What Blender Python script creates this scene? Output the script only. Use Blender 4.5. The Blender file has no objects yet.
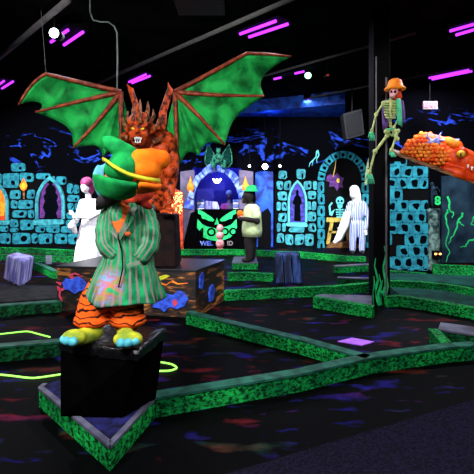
import bpy, math, random
from mathutils import Vector as V, Matrix
random.seed(7)
PI = math.pi
F = 420.0; HZ = 195.0; CX = 237.0; EYE = 1.6
col = bpy.context.scene.collection

def W(px, py, d):                       # point seen at px,py at depth d
    return V(((px-CX)/F*d, d, EYE-(py-HZ)/F*d))
def G(px, py, z=0.0):                   # point seen at px,py at height z
    return W(px, py, F*(EYE-z)/(py-HZ))

# ------------------------------------------------------------------ materials
def newmat(name):
    m = bpy.data.materials.new(name); m.use_nodes = True
    nt = m.node_tree; return m, nt, nt.nodes['Principled BSDF']
def rgb(c): return (c[0], c[1], c[2], 1)
def coords(nt, scale=(1, 1, 1), src='Object'):
    tc = nt.nodes.new('ShaderNodeTexCoord'); mp = nt.nodes.new('ShaderNodeMapping')
    mp.inputs['Scale'].default_value = scale
    nt.links.new(tc.outputs[src], mp.inputs['Vector']); return mp.outputs['Vector']
def noise(nt, vec, scale, detail=3, dist=0.0):
    n = nt.nodes.new('ShaderNodeTexNoise'); n.inputs['Scale'].default_value = scale
    n.inputs['Detail'].default_value = detail; n.inputs['Distortion'].default_value = dist
    nt.links.new(vec, n.inputs['Vector']); return n
def ramp(nt, fac, stops, interp='LINEAR'):
    r = nt.nodes.new('ShaderNodeValToRGB'); r.color_ramp.interpolation = interp
    e = r.color_ramp.elements
    while len(e) < len(stops): e.new(0.5)
    for k, (p, c) in enumerate(stops):
        e[k].position = p; e[k].color = rgb(c)
    nt.links.new(fac, r.inputs['Fac']); return r.outputs['Color']
def mixc(nt, fac, a, b, mode='MIX'):
    m = nt.nodes.new('ShaderNodeMix'); m.data_type = 'RGBA'; m.blend_type = mode
    for key, v in (('Factor', fac), ('A', a), ('B', b)):
        s = [i for i in m.inputs if i.name == key and (i.type == 'RGBA' or (key == 'Factor' and i.type == 'VALUE'))][0]
        if isinstance(v, (int, float)): s.default_value = v
        elif isinstance(v, tuple): s.default_value = rgb(v)
        else: nt.links.new(v, s)
    return [o for o in m.outputs if o.type == 'RGBA'][0]
def bump(nt, b, h, strength=0.4, dist=0.02):
    n = nt.nodes.new('ShaderNodeBump'); n.inputs['Strength'].default_value = strength
    n.inputs['Distance'].default_value = dist
    nt.links.new(h, n.inputs['Height']); nt.links.new(n.outputs['Normal'], b.inputs['Normal'])
def paint(name, c, rough=0.6, c2=None, scale=12, lo=0.4, hi=0.6, sc=(1, 1, 1), bmp=0.0, metal=0.0, spec=0.3, detail=3, dist=0.0):
    m, nt, b = newmat(name)
    b.inputs['Roughness'].default_value = rough; b.inputs['Metallic'].default_value = metal
    b.inputs['Specular IOR Level'].default_value = spec
    vec = coords(nt, sc); n = noise(nt, vec, scale, detail, dist)
    if c2 is None: c2 = tuple(x*0.8 for x in c)
    cc = ramp(nt, n.outputs['Fac'], [(lo, c2), (hi, c)])
    nt.links.new(cc, b.inputs['Base Color'])
    if bmp: bump(nt, b, n.outputs['Fac'], bmp)
    return m
def glow(name, c, s):
    m, nt, b = newmat(name); b.inputs['Base Color'].default_value = rgb(c)
    b.inputs['Emission Color'].default_value = rgb(c); b.inputs['Emission Strength'].default_value = s
    return m

M = {}
M['black'] = paint('black_paint', (.0022, .0022, .003), .7, spec=.05)
M['ceil'] = paint('ceiling_black', (.008, .008, .009), .9, c2=(.004, .004, .005), scale=2, spec=0)
M['matte_black'] = paint('black_cloth', (.0018, .0018, .002), .85, spec=0)
M['plastic'] = paint('black_plastic_wrap', (.005, .005, .006), .25, c2=(.002, .002, .002), scale=14, bmp=.9, spec=.5)
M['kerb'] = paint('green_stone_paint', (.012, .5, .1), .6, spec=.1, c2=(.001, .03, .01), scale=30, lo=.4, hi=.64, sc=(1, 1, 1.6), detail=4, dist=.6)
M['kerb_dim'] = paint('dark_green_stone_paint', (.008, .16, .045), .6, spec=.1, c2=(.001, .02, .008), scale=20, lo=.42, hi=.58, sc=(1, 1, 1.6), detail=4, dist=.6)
for key in ('kerb', 'kerb_dim'):
    nt = M[key].node_tree; b = nt.nodes['Principled BSDF']; src = b.inputs['Base Color'].links[0].from_socket
    nz = noise(nt, coords(nt), 1.7, 3)
    nt.links.new(mixc(nt, 1.0, src, ramp(nt, nz.outputs['Fac'], [(.35, (.35, .4, .45)), (.65, (1.3, 1.2, .9))]), 'MULTIPLY'), b.inputs['Base Color'])
M['kerbcap'] = paint('kerb_cap', (.02, .14, .085), .5, c2=(.008, .06, .036), scale=9, spec=.2)
M['cap_pale'] = paint('pale_cap', (.13, .13, .18), .4, c2=(.06, .06, .09), scale=6)
M['violetcarpet'] = paint('violet_blue_carpet', (.015, .015, .1), .8, c2=(.005, .005, .02), scale=18, detail=5, spec=.15)
M['greenlit_carpet'] = paint('green_light_on_carpet', (.003, .075, .05), .8, c2=(.002, .035, .028), scale=5, spec=.15)  # green light falling on the carpet, put into its colour
M['greycarpet'] = paint('grey_carpet', (.02, .022, .024), .85, c2=(.008, .008, .009), scale=8, spec=.15)
M['steel'] = paint('grey_steel', (.17, .16, .17), .6, spec=.1)
M['grey'] = paint('grey_paint', (.2, .19, .22), .6)
M['speaker'] = paint('speaker_grey', (.008, .008, .009), .7, spec=0)
M['darkgrey'] = paint('dark_grey_paint', (.02, .02, .022), .6, spec=.1)
M['cyan'] = paint('cyan_stone_paint', (.025, .27, .34), .7, c2=(.015, .14, .2), scale=9, spec=.05)
M['cyan2'] = paint('sea_green_stone_paint', (.05, .38, .42), .7, c2=(.02, .18, .24), scale=9)
M['aqua'] = paint('pale_aqua_paint', (.12, .6, .62), .7)
M['blotch'] = paint('black_brush_marks', (.002, .003, .005), .8, spec=0)
M['purple'] = paint('purple_paint', (.12, .025, .2), .7, c2=(.05, .01, .1), scale=14)
M['violet'] = paint('blue_violet_paint', (.07, .06, .5), .7, c2=(.03, .02, .16), scale=10)
M['orange'] = paint('orange_paint', (1, .34, .02), .6, c2=(1, .18, .01), scale=8)
M['flame_red'] = paint('flame_red', (.9, .06, .01), .6, c2=(.25, .01, .0), scale=5)
M['yellow'] = paint('yellow_paint', (.95, .6, .03), .6)
M['white'] = paint('white_cloth', (.93, .93, .95), .8, c2=(.85, .86, .92), scale=20)
M['magenta'] = paint('magenta_hair', (.3, .03, .13), .6, c2=(.12, .01, .06), scale=30, sc=(1, 1, .3), bmp=.5)
M['skin_pale'] = paint('pale_skin', (.85, .8, .82), .6)
M['hatgreen'] = paint('green_plush', (.01, .36, .07), .85, c2=(.004, .17, .04), scale=7, bmp=.3, spec=.1)
M['hatorange'] = paint('orange_plush', (1, .24, .01), .85, c2=(.95, .14, .005), scale=6, bmp=.25, spec=.1)
M['hatband'] = paint('yellow_green_ribbon', (.62, .62, .02), .7)
M['hat_bluelit'] = paint('blue_lit_plush', (.12, .5, .6), .85, spec=.1)  # blue light on the back of the brim, put into the colour
M['redplush'] = paint('red_plush', (.6, .05, .01), .85, c2=(.3, .015, .005), scale=9)
M['shirt'] = paint('orange_shirt', (.75, .14, .015), .8, c2=(.4, .06, .01), scale=10)
M['lapel'] = paint('mauve_lapel', (.22, .22, .18), .8, c2=(.03, .2, .08), scale=12)
M['shoe'] = paint('yellow_green_slipper', (.5, .52, .02), .8, c2=(.2, .3, .02), scale=10)
M['toe'] = paint('cyan_toes', (.12, .6, .65), .5, c2=(.05, .35, .4), scale=14)
M['demon'] = paint('red_demon_hide', (.62, .075, .012), .5, c2=(.05, .005, .002), scale=13, lo=.38, hi=.56, bmp=.8, detail=6, spec=.2)
M['bone_red'] = paint('rust_red_wing_bone', (.36, .06, .02), .5, c2=(.12, .015, .006), scale=14, bmp=.4)
M['membrane'] = paint('green_wing_skin', (.02, .5, .09), .6, spec=.1, c2=(.002, .08, .015), scale=3.6, lo=.34, hi=.62, bmp=.8, detail=8, dist=.4)
M['horn'] = paint('dark_horn', (.35, .12, .04), .5, c2=(.05, .01, .0), scale=12)
M['tooth'] = paint('white_teeth', (.9, .88, .85), .4)
M['bone'] = paint('bone_yellow_green', (.55, .62, .22), .6, c2=(.3, .42, .15), scale=18)
M['bonewhite'] = paint('pale_bone', (.7, .75, .65), .6)
M['green_glow'] = paint('bright_green_paint', (.02, .75, .2), .7, c2=(.01, .5, .12), scale=8)
M['scarf_green'] = paint('mint_green_cloth', (.08, .62, .3), .8)
M['scarf_purple'] = paint('purple_cloth', (.13, .06, .25), .8)
M['dragon'] = paint('red_orange_dragon_skin', (.95, .09, .005), .45, c2=(.55, .03, .003), scale=6, bmp=.4)
M['scale'] = paint('orange_yellow_scales', (1, .3, .03), .45, c2=(.95, .07, .008), scale=6)
M['wood'] = paint('brown_plank', (.3, .13, .035), .6, c2=(.05, .02, .01), scale=5, sc=(1, 1, 9), bmp=.3)
M['tablewood'] = paint('mustard_wood_paint', (.6, .42, .08), .7, c2=(.35, .22, .04), scale=12)
M['blue_monster'] = paint('blue_monster_paint', (.04, .12, .8), .6, c2=(.02, .05, .4), scale=14)
M['pink'] = paint('pink_paint', (.7, .06, .12), .6)
M['ball'] = paint('pale_pink_paint', (.8, .4, .4), .5, c2=(.7, .12, .14), scale=9, lo=.4, hi=.5)
M['ice'] = paint('ice_blue_rock_paint', (.3, .45, .98), .6, c2=(.03, .07, .5), scale=3.5, lo=.38, hi=.62, detail=6, dist=.6, bmp=.5)
M['blue_panel'] = paint('blue_cave_paint_and_light', (.02, .14, .85), .65, c2=(.005, .015, .16), scale=2.5, lo=.35, hi=.65, detail=6, dist=1.2)
M['deepblue'] = paint('deep_blue_paint', (.012, .01, .2), .7)
M['mauve'] = paint('mauve_rock_paint', (.13, .1, .17), .7, c2=(.06, .05, .09), scale=3)
M['gargoyle'] = paint('dark_green_stone', (.03, .2, .11), .6, spec=.1, c2=(.004, .03, .03), scale=9, bmp=.5)
M['garg_dark'] = paint('dark_green_wing_skin', (.004, .03, .024), .7, spec=0)
M['monument'] = paint('grey_green_stone', (.17, .27, .24), .8, spec=.1, c2=(.012, .03, .034), scale=9, lo=.4, hi=.62, bmp=.7, detail=6)
M['slate'] = paint('slate_blue_paint', (.018, .045, .07), .7, spec=.1, c2=(.006, .014, .028), scale=2.5, detail=5)
M['lavender'] = paint('pale_lavender_paint', (.5, .5, .9), .6, c2=(.14, .13, .42), scale=5, sc=(2.5, 2.5, .25), lo=.42, hi=.58)
M['darkblue'] = paint('dark_blue_stone_paint', (.03, .08, .28), .6, c2=(.004, .01, .04), scale=5, sc=(2, 2, .4), lo=.45, hi=.6)
M['vest'] = paint('pale_yellow_green_cloth', (.75, .95, .5), .75)
M['darkskin'] = paint('dark_brown_cloth', (.02, .016, .016), .8)
M['hair_grey'] = paint('grey_hair', (.25, .35, .38), .7)
M['magcloth'] = paint('magenta_cloth', (.3, .04, .25), .8)
M['sign_white'] = paint('white_sign', (.2, .17, .18), .6)
M['exit_red'] = glow('red_sign_letters', (.9, .08, .12), .4)
M['uv'] = glow('violet_tube', (.42, .03, 1.0), 2.3)
M['lamp_white'] = glow('white_lamp', (.9, .95, 1.0), 14)
M['lamp_green'] = glow('green_lamp', (.3, 1, .55), 7)
M['lamp_amber'] = glow('amber_bulbs', (1, .38, .1), 4)
M['cord'] = glow('yellow_green_light_line', (.35, 1.0, .12), 1.3)
M['mat_violet'] = paint('violet_mat', (.5, .15, .95), .6)
M['crate_top'] = paint('dark_crate_top', (.016, .017, .019), .35, spec=.3)
M['rope'] = paint('grey_rope', (.16, .2, .18), .7)
M['red_bulbs'] = paint('red_lit_panel', (.7, .08, .02), .6, c2=(.2, .01, .0), scale=6)

# striped plush trousers
def stripes(name, ca, cb, scale, dist, lo, hi, src='UV', sc=(1, 1, 1), direction='X'):
    m, nt, b = newmat(name); b.inputs['Roughness'].default_value = .85; b.inputs['Specular IOR Level'].default_value = .1
    w = nt.nodes.new('ShaderNodeTexWave'); w.bands_direction = direction
    w.inputs['Scale'].default_value = scale; w.inputs['Distortion'].default_value = dist
    w.inputs['Detail Scale'].default_value = 2
    nt.links.new(coords(nt, sc, src), w.inputs['Vector'])
    c = ramp(nt, w.outputs['Fac'], [(lo, cb), (hi, ca)])
    return m, nt, b, c, w
m, nt, b, c, w = stripes('orange_tiger_striped_cloth', (.95, .12, .01), (.03, .005, .004), 3.4, 6.5, .08, .26, 'Object', (1.6, 1, 2.2), 'Z')
nt.links.new(c, b.inputs['Base Color']); M['trousers'] = m
m, nt, b, c, w = stripes('blue_white_prison_stripes', (.5, .55, .75), (.025, .025, .24), 7, .4, .3, .45, 'Object', (1, 1, .1), 'X')
nt.links.new(c, b.inputs['Base Color']); M['prison'] = m
# green coat: mottled green cloth, thin pinkish grey stripes that run down the cloth, one rainbow stain
m, nt, b, c, w = stripes('green_pinstripe_cloth', (.30, .2, .18), (.0, .0, .0), 4.2, 1.8, .72, .86, 'UV', (2.1, .25, 1))
n = noise(nt, coords(nt), 9, 5)
g = ramp(nt, n.outputs['Fac'], [(.35, (.004, .11, .035)), (.62, (.02, .4, .13))])
base = mixc(nt, ramp(nt, w.outputs['Fac'], [(.66, (0, 0, 0)), (.95, (1, 1, 1))]), g, (.26, .21, .2))
n2 = noise(nt, coords(nt, (1, 1, 2.2)), 9, 2)
rb = ramp(nt, n2.outputs['Fac'], [(.34, (.08, .35, .7)), (.45, (.35, .4, .7)), (.52, (.5, .2, .4)), (.6, (.7, .25, .05)), (.68, (.05, .5, .2))])
geo = nt.nodes.new('ShaderNodeTexCoord'); vs = nt.nodes.new('ShaderNodeVectorMath'); vs.operation = 'DISTANCE'
STAIN = W(107, 284, 2.72)
vs.inputs[1].default_value = (0, 0, 0)
nt.links.new(geo.outputs['Object'], vs.inputs[0]); COAT_STAIN = vs
mk = ramp(nt, vs.outputs['Value'], [(.05, (1, 1, 1)), (.15, (0, 0, 0))])
nt.links.new(mixc(nt, mk, base, rb), b.inputs['Base Color']); bump(nt, b, n.outputs['Fac'], .5)
M['coat'] = m

# dark patterned carpet: sparse dabs of red, blue and green yarn
m, nt, b = newmat('dark_carpet_with_colour_dabs'); b.inputs['Roughness'].default_value = .6; b.inputs['Specular IOR Level'].default_value = .04
vec = coords(nt, (.6, 1.3, 1))
n1 = noise(nt, vec, 4.5, 4, .2)
mask = ramp(nt, n1.outputs['Fac'], [(.56, (0, 0, 0)), (.78, (1, 1, 1))])
n2 = noise(nt, vec, 1.1, 1)
hue = ramp(nt, n2.outputs['Fac'], [(.38, (.2, .012, .02)), (.46, (.015, .015, .28)), (.53, (.03, .02, .2)), (.56, (.01, .05, .03)), (.62, (.1, .015, .008))])
n3 = noise(nt, vec, 30, 4)
bb = ramp(nt, n3.outputs['Fac'], [(.3, (.0005, .0005, .0006)), (.7, (.0012, .0012, .0016))])
nt.links.new(mixc(nt, mask, bb, hue), b.inputs['Base Color']); M['floor'] = m
# walkway carpet
M['walk'] = paint('grey_violet_walkway_carpet', (.013, .011, .024), .9, c2=(.006, .006, .009), scale=60, detail=6, spec=0)

# wall paint: black with a band of blue storm strokes
m, nt, b = newmat('black_wall_with_blue_storm'); b.inputs['Roughness'].default_value = .75; b.inputs['Specular IOR Level'].default_value = 0
vec = coords(nt, (1, 1, 1.8)); n1 = noise(nt, vec, .75, 3, 1.2)
r1 = ramp(nt, n1.outputs['Fac'], [(.48, (0, 0, 0)), (.5, (1, 1, 1)), (.52, (1, 1, 1)), (.54, (0, 0, 0))])
n2 = noise(nt, vec, 3.2, 2); r2 = ramp(nt, n2.outputs['Fac'], [(.47, (0, 0, 0)), (.6, (1, 1, 1))])
sx = nt.nodes.new('ShaderNodeSeparateXYZ'); tc = nt.nodes.new('ShaderNodeTexCoord')
nt.links.new(tc.outputs['Object'], sx.inputs[0])
mr = nt.nodes.new('ShaderNodeMapRange'); mr.inputs['From Max'].default_value = 5; nt.links.new(sx.outputs['Z'], mr.inputs['Value'])
rz = ramp(nt, mr.outputs['Result'], [(.46, (0, 0, 0)), (.54, (1, 1, 1)), (.66, (1, 1, 1)), (.74, (0, 0, 0))])
fac = mixc(nt, 1.0, mixc(nt, 1.0, r1, r2, 'MULTIPLY'), rz, 'MULTIPLY')
nt.links.new(mixc(nt, fac, (.0018, .0018, .003), (.02, .06, .5)), b.inputs['Base Color']); M['storm'] = m
# crate planks: brown-orange boards outlined in black
m, nt, b = newmat('painted_crate_boards'); b.inputs['Roughness'].default_value = .6
vec = coords(nt, (1, 1, 4)); n1 = noise(nt, vec, 3.2, 4, 1.0)
nt.links.new(ramp(nt, n1.outputs['Fac'], [(.47, (.004, .003, .002)), (.56, (.06, .02, .005)), (.68, (.55, .2, .03))]), b.inputs['Base Color']); M['crate'] = m

# ------------------------------------------------------------------ mesh builder
class MB:
    def __init__(s): s.v = []; s.f = []; s.m = []; s.uv = []; s.mats = []
    def mi(s, mat):
        if mat not in s.mats: s.mats.append(mat)
        return s.mats.index(mat)
    def add(s, vs, fs, mat, uvs=None):
        o = len(s.v); s.v += [V(p) for p in vs]; k = s.mi(mat)
        for i, f in enumerate(fs):
            s.f.append([o+j for j in f]); s.m.append(k); s.uv.append(uvs[i] if uvs else None)
        return s
    def hexa(s, p, mat):                # 4 bottom + 4 top points
        return s.add(p, [(3, 2, 1, 0), (4, 5, 6, 7), (0, 1, 5, 4), (1, 2, 6, 5), (2, 3, 7, 6), (3, 0, 4, 7)], mat)
    def box(s, a, b, mat):
        x0, y0, z0 = a; x1, y1, z1 = b
        return s.hexa([(x0, y0, z0), (x1, y0, z0), (x1, y1, z0), (x0, y1, z0), (x0, y0, z1), (x1, y0, z1), (x1, y1, z1), (x0, y1, z1)], mat)
    def prism(s, ring, off, mat):       # ring of points extruded by vector off
        n = len(ring); off = V(off)
        vs = [V(p) for p in ring] + [V(p)+off for p in ring]
        fs = [tuple(range(n))[::-1], tuple(range(n, 2*n))] + [(i, (i+1) % n, n+(i+1) % n, n+i) for i in range(n)]
        return s.add(vs, fs, mat)
    def ball(s, c, r, mat, seg=12, rings=8, rot=None):
        if isinstance(r, (int, float)): r = (r, r, r)
        c = V(c); vs = []; fs = []
        for i in range(rings+1):
            t = PI*i/rings
            for j in range(seg):
                a = 2*PI*j/seg
                p = V((r[0]*math.sin(t)*math.cos(a), r[1]*math.sin(t)*math.sin(a), r[2]*math.cos(t)))
                if rot: p = rot @ p
                vs.append(c+p)
        for i in range(rings):
            for j in range(seg):
                a, b2 = i*seg+j, i*seg+(j+1) % seg
                fs.append((a, a+seg, b2+seg, b2))
        return s.add(vs, fs, mat)
    def tube(s, pts, rad, mat, seg=8, flat=1.0, caps=True):
        pts = [V(p) for p in pts]; n = len(pts)
        if isinstance(rad, (int, float)): rad = [rad]*n
        vs = []; fs = []; up = None
        for i, p in enumerate(pts):
            d = (pts[min(i+1, n-1)]-pts[max(i-1, 0)]).normalized()
            if up is None: up = d.orthogonal().normalized()
            up = (up-d*up.dot(d)).normalized(); sd = d.cross(up)
            for j in range(seg):
                a = 2*PI*j/seg; vs.append(p+(up*math.cos(a)+sd*math.sin(a)*flat)*rad[i])
        for i in range(n-1):
            for j in range(seg):
                a, b2 = i*seg+j, i*seg+(j+1) % seg; fs.append((a, b2, b2+seg, a+seg))
        if caps: fs += [tuple(range(seg))[::-1], tuple(range((n-1)*seg, n*seg))]
        return s.add(vs, fs, mat)
    def limb(s, pts, rad, mat, seg=10):  # tapered rounded limb for bodies
        s.tube(pts, rad, mat, seg)
        for p, r in zip(pts, rad): s.ball(p, r, mat, seg, 6)
        return s
    def loft(s, rings, mat, seg=32, caps=True):   # rings: (centre, rx, ry)
        vs = []; fs = []; uv = []
        n = len(rings)
        for (c, rx, ry) in rings:
            for j in range(seg):
                a = 2*PI*j/seg; vs.append(V(c)+V((rx*math.cos(a), ry*math.sin(a), 0)))
        for i in range(n-1):
            for j in range(seg):
                a, b2 = i*seg+j, i*seg+(j+1) % seg; fs.append((a, b2, b2+seg, a+seg))
                u0, u1 = j/seg, (j+1)/seg; v0, v1 = i/(n-1), (i+1)/(n-1)
                uv.append([(u0, v0), (u1, v0), (u1, v1), (u0, v1)])
        if caps:
            fs += [tuple(range(seg))[::-1], tuple(range((n-1)*seg, n*seg))]; uv += [[(0, 0)]*seg]*2
        return s.add(vs, fs, mat, uv)
    def grid(s, rows, mat):
        nr = len(rows); nc = len(rows[0]); vs = [p for r in rows for p in r]
        fs = [(i*nc+j, i*nc+j+1, (i+1)*nc+j+1, (i+1)*nc+j) for i in range(nr-1) for j in range(nc-1)]
        return s.add(vs, fs, mat)
    def base(s):
        xs = [p.x for p in s.v]; ys = [p.y for p in s.v]; zs = [p.z for p in s.v]
        return V(((min(xs)+max(xs))/2, (min(ys)+max(ys))/2, min(zs)))
    def build(s, name, parent=None, org=None, smooth=False, bevel=0, remesh=0, sub=0, solid=0):
        if parent is not None: org = V(parent['_o'])
        elif org is None: org = s.base()
        me = bpy.data.meshes.new(name)
        me.from_pydata([p-V(org) for p in s.v], [], s.f); me.update()
        for mt in s.mats: me.materials.append(M[mt])
        ul = me.uv_layers.new(name='UVMap')
        for p, k, u in zip(me.polygons, s.m, s.uv):
            p.material_index = k; p.use_smooth = smooth
            if u:
                for li, q in zip(p.loop_indices, u): ul.data[li].uv = q
        o = bpy.data.objects.new(name, me); col.objects.link(o); o['_o'] = list(org)
        if parent is not None: o.parent = parent
        else: o.location = org
        if bevel:
            md = o.modifiers.new('bevel', 'BEVEL'); md.width = bevel; md.segments = 2; md.limit_method = 'ANGLE'
        if solid:
            md = o.modifiers.new('solid', 'SOLIDIFY'); md.thickness = solid; md.offset = 0
        if remesh:
            md = o.modifiers.new('remesh', 'REMESH'); md.mode = 'VOXEL'; md.voxel_size = remesh; md.use_smooth_shade = True
            md = o.modifiers.new('smooth', 'SMOOTH'); md.factor = .5; md.iterations = 3
        if sub:
            md = o.modifiers.new('sub', 'SUBSURF'); md.levels = sub; md.render_levels = sub
        return o

def tag(o, label=None, cat=None, group=None, kind=None):
    if label: o['label'] = label
    if cat: o['category'] = cat
    if group: o['group'] = group
    if kind: o['kind'] = kind
    return o
def thing(name, loc, label, cat, group=None):
    o = bpy.data.objects.new(name, None); col.objects.link(o); o.location = loc; o['_o'] = list(loc)
    o.empty_display_size = .1
    return tag(o, label, cat, group)
def structure(o): return tag(o, kind='structure')
def copy_tree(o, parent=None):
    c = o.copy(); col.objects.link(c)
    if parent is not None: c.parent = parent
    for ch in list(o.children):
        copy_tree(ch, c)
    return c

class Plane:                            # a vertical surface through two ground points (given as pixels on z=0 or as points)
    def __init__(s, a, b):
        s.a = V(a); d = V(b)-V(a); d.z = 0; s.d = d.normalized(); s.n = V((s.d.y, -s.d.x, 0))
        if s.n.y > 0: s.n = -s.n
    def p(s, px, py, off=0.0):
        ray = V(((px-CX)/F, 1, -(py-HZ)/F)); o = V((0, 0, EYE))
        t = (s.a+s.n*off-o).dot(s.n)/ray.dot(s.n); return o+ray*t
    def poly(s, mb, pts, off, th, mat):
        ring = [s.p(x, y, off) for x, y in pts]
        return mb.prism(ring, s.n*th, mat)
def rrect(x0, y0, x1, y1, r=2.0, j=.5):
    r = min(r, (x1-x0)/2.2, (y1-y0)/2.2); out = []
    for cx, cy, a0 in ((x1-r, y0+r, -90), (x1-r, y1-r, 0), (x0+r, y1-r, 90), (x0+r, y0+r, 180)):
        dx, dy = random.uniform(-j, j), random.uniform(-j, j)
        for k in range(4):
            a = math.radians(a0+30*k); out.append((cx+dx+r*math.cos(a), cy+dy+r*math.sin(a)))
    return out
def ell(cx, cy, rx, ry, n=14, rot=0, a0=0, a1=360):
    out = []
    for k in range(n):
        a = math.radians(a0+(a1-a0)*k/(n if a1-a0 == 360 else n-1)); x, y = rx*math.cos(a), ry*math.sin(a)
        out.append((cx+x*math.cos(rot)-y*math.sin(rot), cy+x*math.sin(rot)+y*math.cos(rot)))
    return out
def stones(mb, pl, rects, mat, off, j=.4):
    for (x0, y0, x1, y1) in rects:
        pl.poly(mb, rrect(x0+.3, y0+.3, x1-.3, y1-.3, 2.2, j), off, .035, mat)
        w, h = x1-x0, y1-y0
        if w > 5:
            pl.poly(mb, ell(x0+w*random.uniform(.6, .75), y0+h*random.uniform(.5, .68), w*random.uniform(.1, .2), h*random.uniform(.16, .3), 9, random.uniform(-.6, .6)), off+.035, .004, 'blotch')

# ------------------------------------------------------------------ camera
cam = bpy.data.cameras.new('camera'); co = bpy.data.objects.new('camera', cam); col.objects.link(co)
co.location = (0, 0, EYE); co.rotation_euler = (PI/2, 0, 0)
cam.sensor_width = 36; cam.lens = 36*F/474; cam.shift_y = -(237-HZ)/474
cam.clip_start = .05; bpy.context.scene.camera = co

# ------------------------------------------------------------------ room shell
CH = 4.35; YB = 13.0
structure(MB().box((-11, -2.5, -.1), (9.5, 15.2, 0), 'floor').build('floor', org=(0, 0, 0)))
structure(MB().box((-11, -2.5, CH), (9.5, 15.2, CH+.1), 'ceil').build('ceiling', org=(0, 0, 0)))
# back wall with the entrance opening (px 194..240)
xa, xb = W(192, 0, YB).x, W(241, 0, YB).x
mb = MB(); mb.box((-11, YB, 0), (xa, YB+.15, CH), 'storm'); mb.box((xb, YB, 0), (4.6, YB+.15, CH), 'storm')
mb.box((xa, YB, 2.45), (xb, YB+.15, CH), 'storm'); structure(mb.build('wall_back', org=(0, 0, 0)))
mb = MB(); mb.box((xa-.1, 14.6, 0), (xb+.1, 14.7, 2.7), 'deepblue'); mb.box((xa-.1, YB+.15, 0), (xa, 14.6, 2.7), 'deepblue')
mb.box((xb, YB+.15, 0), (xb+.1, 14.6, 2.7), 'deepblue'); mb.box((xa-.1, YB+.15, 2.6), (xb+.1, 14.7, 2.7), 'deepblue')
structure(mb.build('wall_alcove', org=(0, 0, 0)))
YR = 10.1; xr = 3.62
mb = MB(); mb.box((xr, YR, 0), (9.5, YR+.15, CH), 'storm')
mb.hexa([(xr, YR, 0), (xr+.15, YR, 0), (4.75, YB+.1, 0), (4.6, YB+.1, 0), (xr, YR, CH), (xr+.15, YR, CH), (4.75, YB+.1, CH), (4.6, YB+.1, CH)], 'storm')
structure(mb.build('wall_right', org=(0, 0, 0)))
structure(MB().box((-11.1, -2.5, 0), (-11, 15.2, CH), 'black').build('wall_left', org=(0, 0, 0)))
structure(MB().box((-11, -2.6, 0), (9.5, -2.5, CH), 'black').build('wall_front', org=(0, 0, 0)))
structure(MB().box((9.5, -2.5, 0), (9.6, 15.2, CH), 'black').build('wall_far_right', org=(0, 0, 0)))
# walkway strip, lower right
a, b2 = G(232, 474), G(474, 401)
dr = (b2-a).normalized(); a = a-dr*1.5; b2 = b2+dr*3; nn = V((dr.y, -dr.x, 0))
ring = [a, b2, b2+nn*3.2, a+nn*3.2]; ring = [V((p.x, max(p.y, -2.4), 0)) for p in ring]
structure(MB().prism(ring, (0, 0, .012), 'walk').build('walkway_carpet', org=(0, 0, 0)))
# bulkhead under the ceiling at the back, blue light put into its colour
pA, pB = W(232, 114, 13.0), W(340, 92, 11.2)
mb = MB()
zb = 4.0
e0 = V((W(205, 0, 12.9).x, 12.9, zb)); e1 = V((W(345, 0, 11.0).x, 11.0, zb))
mb.prism([e0, e1, V((e1.x+.5, 12.9, zb))], (0, 0, CH-zb-.005), 'blue_panel')
structure(mb.build('ceiling_bulkhead'))

# support column with a steel edge strip
ct = thing('support_column', (W(381.5, 0, 6.15).x, 6.2, 0), 'black square column from floor to ceiling with green flames painted at its foot', 'column')
cx = W(381.5, 0, 6.1).x
MB().box((cx-.12, 6.08, 0), (cx+.12, 6.32, CH), 'black').build('shaft', ct, bevel=.01)
MB().box((cx+.045, 6.062, 0), (cx+.07, 6.082, 3.3), 'steel').build('edge_strip', ct)
MB().box((cx-.095, 6.062, 2.2), (cx-.08, 6.082, 3.6), 'steel').build('conduit', ct)
def wavy(mb, pl, pts, w0, mat, off=.0, th=.006):
    # tapering brush stroke through px points
    n = max(16, 2*len(pts)); L = []; 
    for k in range(n+1):
        t = k/n*(len(pts)-1); i = min(int(t), len(pts)-2); f = t-i
        L.append((pts[i][0]*(1-f)+pts[i+1][0]*f, pts[i][1]*(1-f)+pts[i+1][1]*f))
    for k in range(n):
        w = w0*(1-k/n)+.25; w2 = w0*(1-(k+1)/n)+.25
        (x0, y0), (x1, y1) = L[k], L[k+1]; dx, dy = x1-x0, y1-y0; l = math.hypot(dx, dy) or 1; nx, ny = -dy/l, dx/l
        pl.poly(mb, [(x0-nx*w, y0-ny*w), (x1-nx*w2, y1-ny*w2), (x1+nx*w2, y1+ny*w2), (x0+nx*w, y0+ny*w)], off, th, mat)
colp = Plane((cx-.12, 6.08, 0), (cx+.12, 6.08, 0)); mb = MB()
for pts in ([(382, 306), (383, 300), (380.5, 290), (382.5, 280)], [(375, 306), (373.8, 296), (374.4, 284), (373.8, 276)], [(386, 306), (387, 298), (384.5, 290)], [(377, 306), (374.5, 292), (378, 280), (374.5, 266), (375.5, 258)], [(380, 306), (378, 294), (381, 284), (379, 274)],
            [(384, 306), (382, 296), (386, 284), (383, 268), (386, 254), (384, 246)], [(387, 305), (385.5, 296), (388, 286), (387, 276)], [(376, 306), (374.4, 300), (374.6, 288)]):
    wavy(mb, colp, pts, 1.5, 'green_glow', .001)
mb.build('painted_flames', ct)

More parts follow.
